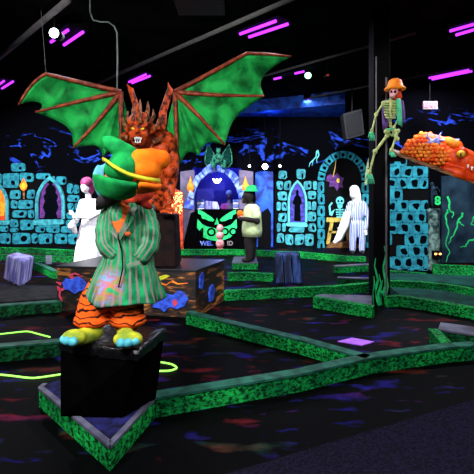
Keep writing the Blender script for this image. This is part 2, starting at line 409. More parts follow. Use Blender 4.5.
# ------------------------------------------------------------------ ceiling: pipes, fixtures, spots
def pipe(p0, p1, z, label, r=.03, mat='steel'):
    q0 = G(p0[0], p0[1], z); q1 = G(p1[0], p1[1], z); d = (q1-q0)
    t = thing('ceiling_rail', q0, label, 'rail', 'metal rails under the ceiling')
    MB().tube([q0, q1], r, mat, 10).build('rail_tube', t, smooth=True)
    hz = V((0, 0, 1)); n = max(2, int(d.length/1.6)); mbh = MB()
    for k in range(n):
        q = q0+d*((k+.5)/n); MB().tube([q+V((0, 0, r*.8)), V((q.x, q.y, CH-.002))], .008, 'black', 6).build('hanger_rod', t)
    return t
def ray_dir(px, py, z): return G(px, py, z)
def rail(px0, py0, px1, py1, label, r=.03, z=4.24): return pipe((px0, py0), (px1, py1), z, label, r)
rail(-6, 62, 68, 0, 'grey ceiling rail running out of the upper left corner', .045)
rail(95, 84, 300, -5, 'long grey ceiling rail passing over both green wings', .035)
rail(257, 78, 415, 33, 'grey ceiling rail crossing behind the black column, upper one', .022)
rail(232, 113, 480, 64, 'pale ceiling rail above the blue bulkhead and orange hat, lower one', .022)

def fixture(tubes, z, label):
    pts = [(G(a[0], a[1], z), G(b3[0], b3[1], z)) for a, b3 in tubes]
    allp = [p for q in pts for p in q]; c = sum(allp, V())/len(allp)
    t = thing('blacklight_fixture', (c.x, c.y, z-.01), label, 'ceiling light', 'twin tube blacklights on the ceiling')
    d = (pts[0][1]-pts[0][0]).normalized(); s = V((d.y, -d.x, 0)); L = max((q[1]-q[0]).length for q in pts)/2+.06
    ws = max(abs((p-c).dot(s)) for p in allp)+.07
    ring = [c-d*L-s*ws, c+d*L-s*ws, c+d*L+s*ws, c-d*L+s*ws]; ring = [V((p.x, p.y, z+.03)) for p in ring]
    MB().prism(ring, (0, 0, CH-z-.032), 'black').build('tray', t)
    for q in pts: MB().tube([q[0], q[1]], .024, 'uv', 8).build('tube', t, smooth=True)
    return c, d, L, ws
zf = 4.2; FX = []
FX.append(fixture([((51, 42), (68, 30)), ((64, 45), (83, 32))], zf, 'violet twin tube ceiling light above the tip of the left wing'))
FX.append(fixture([((-6, 88), (4, 81)), ((2, 88.5), (13, 81.5))], zf, 'violet twin tube ceiling light at the left edge, above the stone wall'))
FX.append(fixture([((129, 82), (146, 74.5)), ((132, 83), (150, 76))], zf, 'violet twin tube ceiling light just above the red demon head'))
FX.append(fixture([((240, 34), (276, 21)), ((249, 37), (288, 24))], zf, 'large violet twin tube ceiling light above the right wing'))
FX.append(fixture([((288, 106), (309, 99.5)), ((290, 107), (313, 100.5))], zf, 'violet twin tube ceiling light beneath the blue bulkhead'))
FX.append(fixture([((450, 31), (482, 22)), ((456, 35), (490, 25))], zf, 'violet twin tube ceiling light in the upper right corner'))
FX.append(fixture([((429, 78), (469, 70)), ((432, 79.5), (472, 71.2))], zf, 'violet twin tube ceiling light above the orange dragon'))
FX.append(fixture([((274, 79), (281, 77.5)), ((295, 73.5), (304, 71.5))], zf, 'small violet ceiling light beside the green lamp'))
def spot(px, py, d, mat, r, label, cat='spotlight'):
    p = W(px, py, d)
    t = thing('spotlight', p, label, cat)
    MB().tube([p+V((0, 0, .02+r)), p+V((0, .0, CH-p.z-.002))], .012, 'black', 6).build('stem', t)
    MB().tube([p+V((0, .22, .03)), p+V((0, .1, .01)), p+V((0, .02, 0))], [r*.9, r*1.15, r*1.2], 'black', 14).build('lamp_housing', t, smooth=True)
    MB().ball(p, (r, r*.5, r), mat, 12, 8).build('lens', t, smooth=True)
    return p
spot(54, 33, 6.1, 'lamp_white', .07, 'bright white spotlight beside the violet tubes at upper left')
spot(148, 38, 7.5, 'lamp_white', .03, 'tiny white spotlight hanging above the red demon')
spot(308, 75.5, 9.2, 'lamp_green', .07, 'round green lamp under the dark ceiling')
spot(249.5, 166, 12.4, 'lamp_white', .035, 'small white spotlight, left of the three lamps by the cave arch')
spot(265, 166.5, 12.4, 'lamp_white', .085, 'brightest white spotlight, middle of the three lamps by the cave arch')
spot(280, 166, 12.4, 'lamp_white', .035, 'small white spotlight, right of the three lamps by the cave arch')
spot(328, 75, 8.5, 'flame_red', .03, 'small dark spotlight with a red lens beside the black column')
# speaker on the wall by the column
p = W(356, 118, 9.6); t = thing('loudspeaker', p, 'black boxy loudspeaker hanging high on the left of the column', 'speaker')
MB().hexa([p+V(q) for q in ((-.22, 0, -.5), (.2, 0, -.38), (.2, .3, -.38), (-.22, .3, -.5), (-.3, 0, .1), (.14, 0, .22), (.14, .3, .22), (-.3, .3, .1))], 'speaker').build('cabinet', t, bevel=.02)
MB().hexa([p+V(q) for q in ((-.18, -.015, -.44), (.16, -.015, -.34), (.16, 0, -.34), (-.18, 0, -.44), (-.25, -.015, .06), (.1, -.015, .16), (.1, 0, .16), (-.25, 0, .06))], 'black').build('grille', t)
MB().tube([p+V((-.05, .15, .15)), V((p.x-.05, p.y+.15, CH-.002))], .015, 'black').build('bracket', t)
# vent
c = G(200, 4, 4.34); t = tag(MB().box((c.x-.35, c.y-.3, 4.30), (c.x+.35, c.y+.3, CH-.001), 'darkgrey').build('ceiling_vent', bevel=.01), 'dark grey square vent in the ceiling at the top edge', 'vent')
# exit sign
p = W(430.5, 105, 9.6); t = thing('exit_sign', p+V((0, 0, -.12)), 'small white sign with red letters hanging under the ceiling right of the column', 'sign')
MB().box((p.x-.17, p.y, p.z-.1), (p.x+.17, p.y+.05, p.z+.09), 'sign_white').build('sign_board', t, bevel=.01)
MB().tube([(p.x, p.y+.03, p.z+.09), (p.x, p.y+.03, CH-.002)], .01, 'black').build('stem', t)
def text_obj(body, size, mat, center, name, parent, right=V((1, 0, 0)), up=V((0, 0, 1)), ext=.004):
    cu = bpy.data.curves.new(name, 'FONT'); cu.body = body; cu.size = size; cu.align_x = 'CENTER'; cu.align_y = 'CENTER'; cu.extrude = ext
    cu.offset = size*.035; tmp = bpy.data.objects.new(name, cu); cu.materials.append(M[mat])
    me = bpy.data.meshes.new_from_object(tmp); bpy.data.objects.remove(tmp); bpy.data.curves.remove(cu); me.name = name
    o = bpy.data.objects.new(name, me); col.objects.link(o)
    z = right.cross(up); m = Matrix((right, up, z)).transposed().to_4x4(); o.parent = parent
    m.translation = V(center)-V(parent['_o']); o.matrix_local = m; return o
text_obj('EXIT', .15, 'exit_red', (p.x, p.y-.005, p.z), 'lettering', t)
# hanging cord
pts = [(90, 0), (90, 12), (93, 20), (100, 22), (108, 22), (114, 26), (117, 33), (117.5, 60), (117, 90)]
q = [W(x, y, 5.6) for x, y in pts]; q[0].z = min(q[0].z, CH-.01); q = [V((v.x, v.y, min(v.z, CH-.01))) for v in q]
tag(MB().tube(q, .011, 'rope', 6).build('support_cord', smooth=True), 'grey cord hanging from the ceiling down to the left wing', 'cord')
q = [W(41, 10, 5.9), W(46, 73, 5.8)]; q[0].z = min(q[0].z, CH-.01)
tag(MB().tube(q, .004, 'rope', 5).build('support_cord', smooth=True), 'thin dark wire holding up the tip of the left wing', 'cord')

# ------------------------------------------------------------------ kerbs
KN = 0
def kerb(pts, label, z=.15, w=.09, side='kerb', cap='kerbcap', back=True, closed=False, group='low green kerbs of the golf course'):
    P = [G(x, y, z) for x, y in pts]; n = len(P)
    # offset away from the viewer
    D = [(P[i+1]-P[i]).normalized() for i in range(n-1)]
    N = []
    for d in D:
        nr = V((-d.y, d.x, 0)); N.append(nr if nr.y > 0 or not back else -nr)
    if not back: N = [V((d.y, -d.x, 0)) for d in D]
    O = []
    for i in range(n):
        a = N[max(i-1, 0)]; b3 = N[min(i, n-2)]; m_ = (a+b3); m_ = m_.normalized() if m_.length > .2 else a
        O.append(P[i]+m_*w/max(.45, m_.dot(a)))
    org = sum(P, V())/n; org = V((org.x, org.y, 0))
    t = thing('course_kerb', org, label, 'kerb', group)
    mb = MB()
    for i in range(n-1):
        a, b3, c2, d2 = P[i], P[i+1], O[i+1], O[i]
        zc = z-.018
        def at(p, zz): return V((p.x, p.y, zz))
        mb.hexa([at(a, .0), at(b3, .0), at(c2, .0), at(d2, .0), at(a, zc), at(b3, zc), at(c2, zc), at(d2, zc)], side)
    mb.build('side_board', t)
    mb = MB()
    for i in range(n-1):
        a, b3, c2, d2 = P[i], P[i+1], O[i+1], O[i]
        nn = N[i]*.008
        def at(p, zz): return V((p.x, p.y, zz))
        a, b3, c2, d2 = a-nn, b3-nn, c2+nn, d2+nn
        mb.hexa([at(a, zc), at(b3, zc), at(c2, zc), at(d2, zc), at(a, z), at(b3, z), at(c2, z), at(d2, z)], cap)
    mb.build('cap', t)
    return t
def deck(pts, z, mat, name='course_carpet'):
    ring = [V((p.x, p.y, 0.001)) for p in (G(x, y, z) for x, y in pts)]
    structure(MB().prism(ring, (0, 0, z-.001), mat).build(name, org=(0, 0, 0)))

kerb([(478, 344.5), (446, 347), (372, 357), (300, 373.5), (156, 397)], 'long green kerb crossing the front of the scene, right of the black box', back=False)
kerb([(155.5, 396.5), (110, 445.5), (39, 387), (44, 383)], 'green kerb bent to a point at the foot of the black box', back=False, w=.022, cap='cap_pale')
deck([(111, 443), (155, 395.5), (150, 386), (60, 380), (42, 386)], .14, 'violetcarpet')
kerb([(186, 312), (234, 324), (300, 339.5), (366, 358)], 'green kerb slanting from the painted crate down to the long front kerb')
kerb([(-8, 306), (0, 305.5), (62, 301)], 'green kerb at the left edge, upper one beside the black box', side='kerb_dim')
deck([(-8, 303), (0, 302), (58, 298), (58, 286), (-8, 284)], .12, 'greycarpet')
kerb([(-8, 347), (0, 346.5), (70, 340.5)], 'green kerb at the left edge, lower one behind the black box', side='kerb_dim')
kerb([(34, 262.5), (53, 271)], 'short green kerb meeting the left side of the painted crate', side='kerb')
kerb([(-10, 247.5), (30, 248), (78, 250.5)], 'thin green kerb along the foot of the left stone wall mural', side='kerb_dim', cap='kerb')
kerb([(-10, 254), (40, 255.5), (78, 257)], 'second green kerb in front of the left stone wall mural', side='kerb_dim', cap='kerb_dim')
kerb([(168, 249.5), (232, 249.5), (300, 252), (345, 256)], 'green kerb across the room in front of the cave arch', cap='kerb')
kerb([(228, 273), (250, 272.5), (273, 274)], 'green kerb running behind the dark blue block', cap='kerb')
kerb([(224, 291), (272, 289), (334, 286.5), (372, 283)], 'green kerb in front of the dark blue block reaching the column', cap='kerb')
kerb([(313, 297), (372, 307)], 'green kerb below the violet deck left of the column', cap='kerb')
deck([(314, 296), (372, 305.5), (372, 295.5), (322, 294)], .14, 'cap_pale')
kerb([(336, 266), (372, 264)], 'short green kerb with violet top in front of the prisoner', cap='cap_pale', side='kerb')
kerb([(338, 277.5), (372, 278.5)], 'short pale kerb just left of the column', cap='cap_pale', side='kerb_dim')
kerb([(318, 255), (366, 257)], 'green kerb at the feet of the prisoner figure', cap='kerb', z=.12)
kerb([(388, 297), (400, 296), (440, 302), (478, 309)], 'green kerb right of the column, nearest of those there', cap='kerb')
deck([(400, 295), (440, 300.5), (478, 307), (478, 297), (440, 290), (390, 287)], .12, 'greenlit_carpet')
kerb([(388, 281), (420, 282), (447, 284.5), (478, 290)], 'green kerb right of the column, middle one with green-lit carpet behind', cap='kerb')
deck([(388, 279.5), (447, 282.5), (478, 287), (478, 276), (430, 274), (388, 273)], .1, 'greenlit_carpet')
kerb([(386, 270.5), (426, 273.5)], 'green jagged kerb at the foot of the checkered stone mural', cap='kerb', z=.08)
kerb([(433, 264.5), (478, 266.5)], 'green kerb below the green lightning mural', z=.2, cap='kerb')
kerb([(438, 329), (452, 343.5)], 'short green kerb joining the front kerb at the right edge', cap='kerb')
kerb([(438, 329), (478, 335)], 'pale topped kerb at the right edge behind the front kerb', cap='cap_pale', side='kerb_dim', w=.28)
# small platform of the vest figure
t = thing('standing_platform', G(245, 269), 'small green platform with a pinkish top under the person in the vest', 'platform')
D0 = F*1.45/(262-HZ)
q = [G(232, 262.5, .15), G(258, 262.5, .15), G(256, 256.5, .15), G(234, 256.5, .15)]
mb = MB(); mb.prism([V((p.x, p.y, 0)) for p in q], (0, 0, .13), 'kerb'); mb.build('side_board', t)
MB().prism([V((p.x, p.y, .13)) for p in q], (0, 0, .02), 'cap_pale').build('cap', t)
# violet tee mat
q = [G(x, y, .012) for x, y in ((337.5, 341), (352, 337.6), (374.5, 341.5), (362, 345.2))]
tag(MB().prism([V((p.x, p.y, 0.001)) for p in q], (0, 0, .012), 'mat_violet').build('tee_mat', bevel=.004), 'small bright violet mat on the dark floor behind the front kerb', 'mat')
# lines of light on the floor, built as glowing tubes
def cord(pts, label):
    q = []
    P = [G(x, y, .008) for x, y in pts]
    for i in range(len(P)-1):
        for k in range(6): q.append(P[i].lerp(P[i+1], k/6))
    q.append(P[-1])
    for _ in range(4): q = [q[0]]+[(q[i-1]+q[i]*2+q[i+1])/4 for i in range(1, len(q)-1)]+[q[-1]]
    tag(MB().tube(q, .0085, 'cord', 6).build('light_line', smooth=True), label, 'cord')
cord([(-8, 335), (10, 333), (28, 331), (38, 334), (50, 337)], 'yellow green line of light on the floor at the left edge, upper one')
cord([(-8, 374), (10, 375.5), (32, 378.5), (50, 376), (75, 372)], 'yellow green line of light on the floor at the left edge, lower one')
cord([(145, 361), (160, 362), (172, 364), (178, 368), (170, 371), (150, 371)], 'yellow green loop of light right of the black box')

# ------------------------------------------------------------------ back scenery
bw = Plane((-11, YB, 0), (4, YB, 0))
def window_part(parent, pl, outer, inner, frame_mat, fill_mat, off, extra=None):
    mb = MB(); n = len(outer)
    for i in range(n-1):
        pl.poly(mb, [outer[i], outer[i+1], inner[i+1], inner[i]], off, .07, frame_mat)
    f = mb.build('window_frame', parent)
    mb = MB(); pl.poly(mb, inner, off, .02, fill_mat); mb.build('window_pane', f)
    return f
def gothic(xl, xr, yb, ys, ya, inset=0):
    xl += inset; xr -= inset; ya += inset*1.3; xm = (xl+xr)/2; out = [(xl, yb), (xl, ys)]
    for k in range(1, 6):
        t = k/6*PI/3; out.append((xl+(xm-xl)*2*(1-math.cos(t)), ys+(ya-ys)*math.sin(t)/.866))
    out.append((xm, ya))
    for k in range(5, 0, -1):
        t = k/6*PI/3; out.append((xr-(xr-xm)*2*(1-math.cos(t)), ys+(ya-ys)*math.sin(t)/.866))
    out += [(xr, ys), (xr, yb)]; return out
# left castle mural
t = thing('castle_wall_mural', bw.p(30, 246, .02), 'painted cyan stone castle wall with a pointed black window on the left', 'mural')
mb = MB(); bw.poly(mb, [(-60, 246), (80, 247), (80, 186), (60, 176), (-60, 176)], .002, .012, 'black'); mb.build('backing_panel', t)
L = [(11.5, 163, 26, 172), (3, 173, 19.5, 188), (20, 172.7, 34.6, 182), (36, 173, 51, 179.5), (56, 176, 67, 185), (67, 183, 73.5, 194), (74, 184.5, 80, 194),
     (10, 189.5, 21, 199.5), (27, 189.5, 35.5, 199), (11, 200, 18, 209), (18.6, 200, 34, 209), (12.7, 209.8, 27, 218), (28, 209.8, 34.6, 218), (10, 219, 18.6, 227.5),
     (20, 219.5, 34, 230), (0, 232.6, 11, 244), (12.7, 232.6, 31, 244), (32, 232.6, 38, 244), (38.8, 233.4, 53, 244), (55, 233.4, 67.5, 244), (68.4, 233.4, 80, 244), (35.5, 226, 45.6, 232.5),
     (46.4, 226.5, 60, 232.8), (61, 226, 76, 232.6), (67.5, 195, 80, 202), (67.5, 203, 74, 211), (75, 203, 81, 211), (66.5, 212, 80, 219), (66, 219.6, 72, 226), (73, 219.6, 80, 226),
     (-2, 173, 2.2, 184), (0, 225, 9, 232), (10, 228, 19, 232), (-14, 232.6, -1, 244), (-30, 232.6, -15, 244), (-30, 173, -16, 184), (-15, 163, -3, 172), (52, 176, 55.5, 180)]
mb = MB(); stones(mb, bw, L, 'cyan', .014); mb.build('stonework', t)
window_part(t, bw, gothic(36, 65.5, 219, 204, 176), gothic(36, 65.5, 219, 204, 176, 3), 'cyan2', 'blotch', .02)
mb = MB()
for s in (-1, 1):
    c = 50.8
    bw.poly(mb, [(c+s*1.5, 184), (c+s*4, 182.5), (c+s*7, 187), (c+s*9.5, 193), (c+s*10.5, 200), (c+s*11, 208), (c+s*11, 218), (c+s*7, 218), (c+s*5.5, 213), (c+s*8, 207), (c+s*6, 201), (c+s*7.5, 196), (c+s*5, 193), (c+s*5.5, 189)], .04, .006, 'purple')
mb.build('painted_drapes', t)
mb = MB(); bw.poly(mb, rrect(34, 219.5, 65, 224.5), .014, .1, 'cyan2'); bw.poly(mb, rrect(39, 224.6, 60, 227), .014, .07, 'cyan'); mb.build('window_sill', t)
window_part(t, bw, gothic(-16, 9, 220, 204, 181), gothic(-16, 9, 220, 204, 181, 2.6), 'cyan2', 'flame_red', .02)
mb = MB(); bw.poly(mb, [(-4, 216), (4, 216), (5.5, 208), (5, 198), (3, 190), (0, 187), (-3, 194), (-5, 205)], .04, .006, 'orange'); mb.build('painted_flames', t)
mb = MB(); bw.poly(mb, rrect(-14, 220.5, 11, 225), .014, .1, 'cyan2'); mb.build('window_sill', t)
def flame(mb, pl, cx, cy, s, off):
    pl.poly(mb, [(cx, cy-7*s), (cx+2*s, cy-3.5*s), (cx+4*s, cy+1*s), (cx+2.6*s, cy+5*s), (cx, cy+6.5*s), (cx-2.6*s, cy+5*s), (cx-4*s, cy+1*s), (cx-1.6*s, cy-3*s)], off, .006, 'orange')
    pl.poly(mb, ell(cx, cy+1.5*s, 1.8*s, 3*s), off+.006, .005, 'yellow')
mb = MB(); flame(mb, bw, 23.5, 184.5, 1, .06); bw.poly(mb, [(22.6, 191), (25, 191), (24.6, 199), (23.4, 199)], .06, .01, 'wood'); mb.build('painted_torch', t)

# middle turret mural
t = thing('turret_mural', bw.p(296, 247, .02), 'painted blue green stone turret with a figure in its pointed window', 'mural')
mb = MB(); bw.poly(mb, [(275, 248), (318, 249), (318, 180), (275, 180)], .002, .012, 'black'); mb.build('backing_panel', t)
L = [(278, 170.7, 287, 179.5), (296, 169, 305.5, 179.5), (276.6, 180.6, 283, 190), (283.6, 180.6, 291, 190), (303.5, 180.6, 311.8, 190), (312.4, 180.6, 317, 190), (277.6, 191, 287.6, 200.6),
     (307.5, 191, 316, 199.5), (276.6, 201.7, 281, 211), (281.4, 201.7, 287, 211), (307, 201, 311, 210.5), (311.5, 201, 316, 210.5), (277.6, 213, 287, 221.7), (307, 211.5, 316, 221.7), (276.6, 222.7, 281, 232), (281.4, 222.7, 286, 232),
     (308, 223, 316, 232), (276.6, 233, 284.4, 242.8), (285, 234, 293.5, 245), (294.5, 234, 304, 245), (304.6, 234, 313.5, 246)]
mb = MB(); stones(mb, bw, L, 'cyan2', .014); mb.build('stonework', t)
window_part(t, bw, gothic(287.5, 307, 222, 203, 180), gothic(287.5, 307, 222, 203, 180, 2), 'aqua', 'violet', .02)
mb = MB(); bw.poly(mb, [(294, 221), (294.6, 205), (292.5, 203), (294.5, 197), (296.3, 195), (296, 191), (297.3, 189.5), (298.8, 191), (298.4, 195), (300.5, 197), (302, 203), (300.2, 205), (300.6, 221)], .045, .006, 'blotch'); mb.build('painted_figure', t)
mb = MB(); bw.poly(mb, rrect(286, 222.5, 307, 226.5), .014, .09, 'aqua'); bw.poly(mb, rrect(289, 227, 304, 232), .014, .06, 'cyan2'); mb.build('window_sill', t)
# painted lightning branch
mb = MB()
for pts in ([(317, 151), (316, 157), (313, 160), (312, 166)], [(317.5, 150), (319, 155), (316.5, 159), (317, 163)], [(313.5, 160), (310, 163), (309, 167)]): wavy(mb, bw, pts, .5, 'aqua', .002)
tag(mb.build('painted_lightning'), 'thin pale aqua lightning bolt painted left of the stone arch', 'painting')

# arch mural
ap = Plane((0, 12.75, 0), (1, 12.75, 0))
t = thing('archway_mural', ap.p(343, 249), 'painted cyan stone archway with a skeleton and a wooden table inside', 'mural')
arch = [(324, 250)]+[(343+19*math.cos(math.radians(a)), 181-24*math.sin(math.radians(a))) for a in range(180, -1, -12)]+[(362, 250)]
mb = MB(); ap.poly(mb, arch, -.03, .03, 'black'); mb.build('backing_panel', t)
mb = MB(); n = 9
for k in range(n):
    a0 = math.radians(180*k/n+1.4); a1 = math.radians(180*(k+1)/n-1.4)
    q = [(343+25.5*math.cos(a), 181-30*math.sin(a)) for a in (a0, (a0+a1)/2, a1)]+[(343+18.5*math.cos(a), 181-23*math.sin(a)) for a in (a1, (a0+a1)/2, a0)]
    ap.poly(mb, q, 0, .05, 'cyan')
    am = (a0+a1)/2; ap.poly(mb, ell(343+21.5*math.cos(am), 181-26*math.sin(am), 2.1, 1.6, 9, -am), .05, .004, 'blotch')
for x0, x1 in ((317.5, 324.3), (361.5, 368.3)):
    y = 182
    while y < 249:
        ap.poly(mb, rrect(x0, y, x1, min(y+11, 250), 1.8), 0, .05, 'cyan'); ap.poly(mb, ell(x0+4, y+6, 1.3, 3, 8), .05, .004, 'blotch'); y += 11.6
mb.build('stonework', t)
mb = MB()   # painted skeleton
ap.poly(mb, ell(340, 201, 4.2, 4.4), .004, .006, 'aqua'); ap.poly(mb, rrect(337.5, 204, 342.5, 208, 1), .004, .006, 'aqua')
for x in (338.4, 341.6): ap.poly(mb, ell(x, 201, 1.1, 1.3, 8), .01, .004, 'blotch')
ap.poly(mb, [(339.6, 203), (340.4, 203), (340, 204.5)], .01, .004, 'blotch')
ap.poly(mb, [(339.4, 208), (340.6, 208), (340.6, 218), (339.4, 218)], .004, .006, 'aqua')
for k in range(4): ap.poly(mb, rrect(335.5+.3*k, 209+2.4*k, 344.5-.3*k, 210.4+2.4*k, .6, .1), .004, .006, 'aqua')
ap.poly(mb, [(335, 209), (331, 212), (330.5, 206), (333, 203), (331.5, 202), (328.5, 206), (329.5, 215), (332, 216)], .004, .006, 'aqua')
ap.poly(mb, [(345, 209), (349, 213), (347, 217), (345.5, 216), (346.4, 213.5)], .004, .006, 'aqua')
mb.build('painted_skeleton', t)
mb = MB()
ap.poly(mb, [(326.5, 217.5), (349, 217.5), (349, 222), (326.5, 222)], .012, .012, 'tablewood')
for q in ([(330, 222), (333.5, 222), (329.5, 244), (326, 244)], [(344, 222), (347.5, 222), (351, 244), (347.5, 244)], [(329, 231), (349, 231), (349, 233), (328.6, 233)]): ap.poly(mb, q, .012, .012, 'tablewood')
mb.build('painted_table', t)
mb = MB()
ap.poly(mb, [(327, 176), (331, 174), (333, 177), (337, 173), (341, 177), (344, 178), (342, 183), (343, 188), (339, 187), (337, 191), (334, 186), (329, 187), (330, 182), (326, 181)], .004, .006, 'purple')
ap.poly(mb, ell(338.2, 180.5, 1.5, 2.4, 10), .012, .004, 'yellow'); wavy(mb, ap, [(333, 177), (335, 168), (336, 160)], .35, 'tablewood', .004)
mb.build('painted_chandelier', t)
mb = MB(); ap.poly(mb, [(325, 249.5), (328, 244), (335, 240), (341, 242), (350, 240), (358, 244), (361, 249.5)], .02, .02, 'wood'); mb.build('painted_rubble', t)
mb = MB()
prev = None
for k in range(7):
    a = math.radians(178-k*14); x, y = 376+10.5*math.cos(a), 186-36*math.sin(a)
    if prev: ap.poly(mb, [(prev[0]-1, prev[1]), (x-1, y), (x+1.4, y+1), (prev[0]+1.4, prev[1])], .06, .02, 'vest')
    prev = (x, y)
tag(mb.build('painted_vine'), 'thin yellow green curved stroke right of the stone archway', 'painting')

# cave arch entrance
yp = 12.55; ip = Plane((0, yp, 0), (1, yp, 0))
t = thing('cave_arch', ip.p(216, 250), 'lumpy ice blue cave arch around the deep blue booth', 'arch')
inner = [(194, 210)]+[(216.5+22.5*math.cos(math.radians(a)), 205-33*math.sin(math.radians(a))) for a in range(170, 9, -10)]+[(239, 210)]
outer = [(183, 208)]+[(216.5+(29+1.5*math.sin(a*.7))*math.cos(math.radians(a)), 203-(38+2*math.cos(a*.5))*math.sin(math.radians(a))) for a in range(170, 9, -10)]+[(246, 208)]
mb = MB()
for i in range(len(inner)-1): ip.poly(mb, [outer[i], outer[i+1], inner[i+1], inner[i]], 0, .18+.08*math.sin(i*2.1), 'ice')
mb.build('arch_rim', t, bevel=.03)
for xs in ([(181, 172), (195, 170), (195, 212), (188, 250), (181, 250)], [(239, 170), (253, 172), (253, 250), (243, 250), (239, 212)]):
    mb = MB(); ip.poly(mb, xs, -.05, .2, 'mauve'); mb.build('side_pillar', t, bevel=.02)
for nm, cxp, lab in (('l', 190.5, 'orange flame torch painted on the left pillar of the cave arch'), ('r', 245.5, 'orange flame torch painted on the right pillar of the cave arch')):
    tt = thing('wall_torch', ip.p(cxp, 200, .16), lab, 'torch', 'torches beside the cave arch')
    mb = MB(); ip.poly(mb, [(cxp-.9, 193), (cxp+.9, 193), (cxp+.5, 201), (cxp-.5, 201)], .152, .05, 'wood'); mb.build('handle', tt)
    p = ip.p(cxp, 186, .2); s = yp/F
    MB().loft([((p.x, p.y, p.z+z*s), r*s, r*s*.5) for z, r in ((-7.5, .8), (-5, 2.6), (-2, 3.8), (1, 3.2), (4, 1.8), (7, .7), (9.5, .15))], 'orange', 12).build('flame', tt, smooth=True)
    MB().loft([((p.x, p.y-.02, p.z+z*s), r*s, r*s*.5) for z, r in ((-6, .6), (-4, 1.7), (-1, 2.2), (2, 1.1), (4, .3))], 'yellow', 10).build('flame_core', tt, smooth=True)
# gate figure: gargoyle above the arch
def S(d): return d/F
d = 12.4; s = S(d)
t = thing('gargoyle_statue', W(218.5, 169, d), 'green winged gargoyle crouching on top of the cave arch', 'statue')
mb = MB(); w = lambda x, y, dd=0: W(x, y, d+dd)
mb.ball(w(218.5, 151), (2.6*s, 2.6*s, 3*s), 'gargoyle'); mb.ball(w(218.5, 159), (4.4*s, .15, 6*s), 'gargoyle')
for q in (-1, 1):
    mb.tube([w(218.5+q*1.5, 149), w(218.5+q*2.6, 146)], [.7*s, .1*s], 'gargoyle', 6)
    mb.limb([w(218.5+q*4, 156), w(218.5+q*6, 161, -.15), w(218.5+q*3, 167, -.2)], [1.6*s, 1.2*s, 1*s], 'gargoyle')
    mb.limb([w(218.5+q*3, 165), w(218.5+q*7, 162, -.2), w(218.5+q*6, 168, -.2)], [2*s, 1.7*s, 1.3*s], 'gargoyle')
mb.build('body', t, remesh=.02)
for q in (-1, 1):
    mb = MB(); root = w(218.5+q*3, 156, .05); tip = [w(218.5+q*10.5, 144.5, .1), w(218.5+q*13, 154, .1), w(218.5+q*13.5, 163, .05), w(218.5+q*9, 168, 0)]
    for i in range(3):
        mb.add([root, tip[i], (tip[i]+tip[i+1])/2*.85+root*.15, tip[i+1]], [(0, 1, 2, 3)], 'garg_dark')
    mb.build('wing', t, solid=.03)
    mb = MB()
    for p in tip: mb.tube([root, p], [.022, .012], 'gargoyle', 6)
    mb.tube(tip, .018, 'gargoyle', 6)
    mb.build('wing_bones', t)
# booth interior
tag(MB().box((W(193, 0, 13.6).x, 13.25, 0), (W(240, 0, 13.6).x, 13.7, 1.12), 'black').build('booth_counter'), 'dark counter inside the deep blue booth', 'counter')
p = W(217, 180, 13.3); t = thing('pendant_lamp', p, 'small white curved lamp hanging inside the blue booth', 'lamp')
MB().tube([W(217+4*math.cos(math.radians(a)), 178-3.2*math.sin(math.radians(a)), 13.3) for a in range(190, 351, 20)], [.01, .02, .04, .06, .07, .06, .04, .02, .01], 'lamp_white', 8).build('lamp_shade', t, smooth=True)
MB().tube([p+V((0, 0, .1)), (p.x, p.y, 2.6)], .008, 'black', 6).build('cord', t)
for x0, x1, y0, y1, lab in ((197, 204, 193, 204, 'stack of white papers on the left end of the booth shelf'), (233, 238.5, 192, 203, 'stack of white papers on the right end of the booth shelf')):
    tt = thing('paper_stack', W((x0+x1)/2, y1, 13.4), lab, 'papers', 'paper stacks in the booth'); y = y0
    zc = 1.121
    hgt = [0, .1, .22, .33]
    for k in range(4):
        a = W(x0, 0, 13.35); b3 = W(x1, 0, 13.35); z0 = zc+k*.09
        MB().box((a.x, 13.32, z0), (b3.x, 13.52, z0+.07), 'ice' if k % 2 else 'white').build('paper_block', tt)
a = W(205, 0, 13.4); b3 = W(220, 0, 13.4)
tag(MB().hexa([(a.x, 13.27, 1.121), (b3.x, 13.27, 1.121), (b3.x, 13.5, 1.121), (a.x, 13.5, 1.121), (a.x, 13.3, 1.121+.3), (b3.x-.08, 13.3, 1.121+.26), (b3.x-.08, 13.36, 1.121+.26), (a.x, 13.36, 1.121+.3)], 'lavender').build('leaflet_tray', bevel=.01), 'pale blue tray of leaflets in the middle of the booth counter', 'tray')
# booth front: black skirt with the green monster grin
yq = 12.15; fp = Plane((0, yq, 0), (1, yq, 0))
t = thing('monster_booth', fp.p(215, 250), 'black draped booth front with a grinning green monster face', 'booth front')
mb = MB(); fp.poly(mb, [(182, 250.3), (191, 213), (200, 209), (243, 209), (246, 218), (247, 250.3)], -.12, .12, 'matte_black'); mb.build('panel', t, bevel=.01)
mb = MB()
c0 = 217
for q in (-1, 1):
    X = lambda v: c0+q*v
    fp.poly(mb, [(X(19), 209.5), (X(15), 211), (X(10), 214), (X(5), 217.5), (X(2.5), 220), (X(4), 221.5), (X(8), 221), (X(12), 219), (X(15), 218.5), (X(16), 215), (X(19), 213.5)], .001, .01, 'green_glow')
    fp.poly(mb, [(X(19.5), 219), (X(20), 227), (X(18), 233), (X(13), 237.5), (X(7), 240), (X(0), 241), (X(0), 229), (X(5), 227.5), (X(10), 226.5), (X(15), 224), (X(17), 221.5)], .001, .01, 'green_glow')
fp.poly(mb, [(217, 217.5), (214.6, 224.5), (219.4, 224.5)], .001, .01, 'green_glow')
mb.build('monster_face', t)
s = yq/F
text_obj('M O', 11*s, 'blotch', fp.p(205.5, 232.5, .016), 'mouth_lettering', t)
text_obj('OO', 10*s, 'blotch', fp.p(229, 232, .016), 'mouth_lettering', t)
text_obj('WEL', 6.2*s, 'ice', fp.p(206.5, 243.5, .005), 'white_lettering', t)
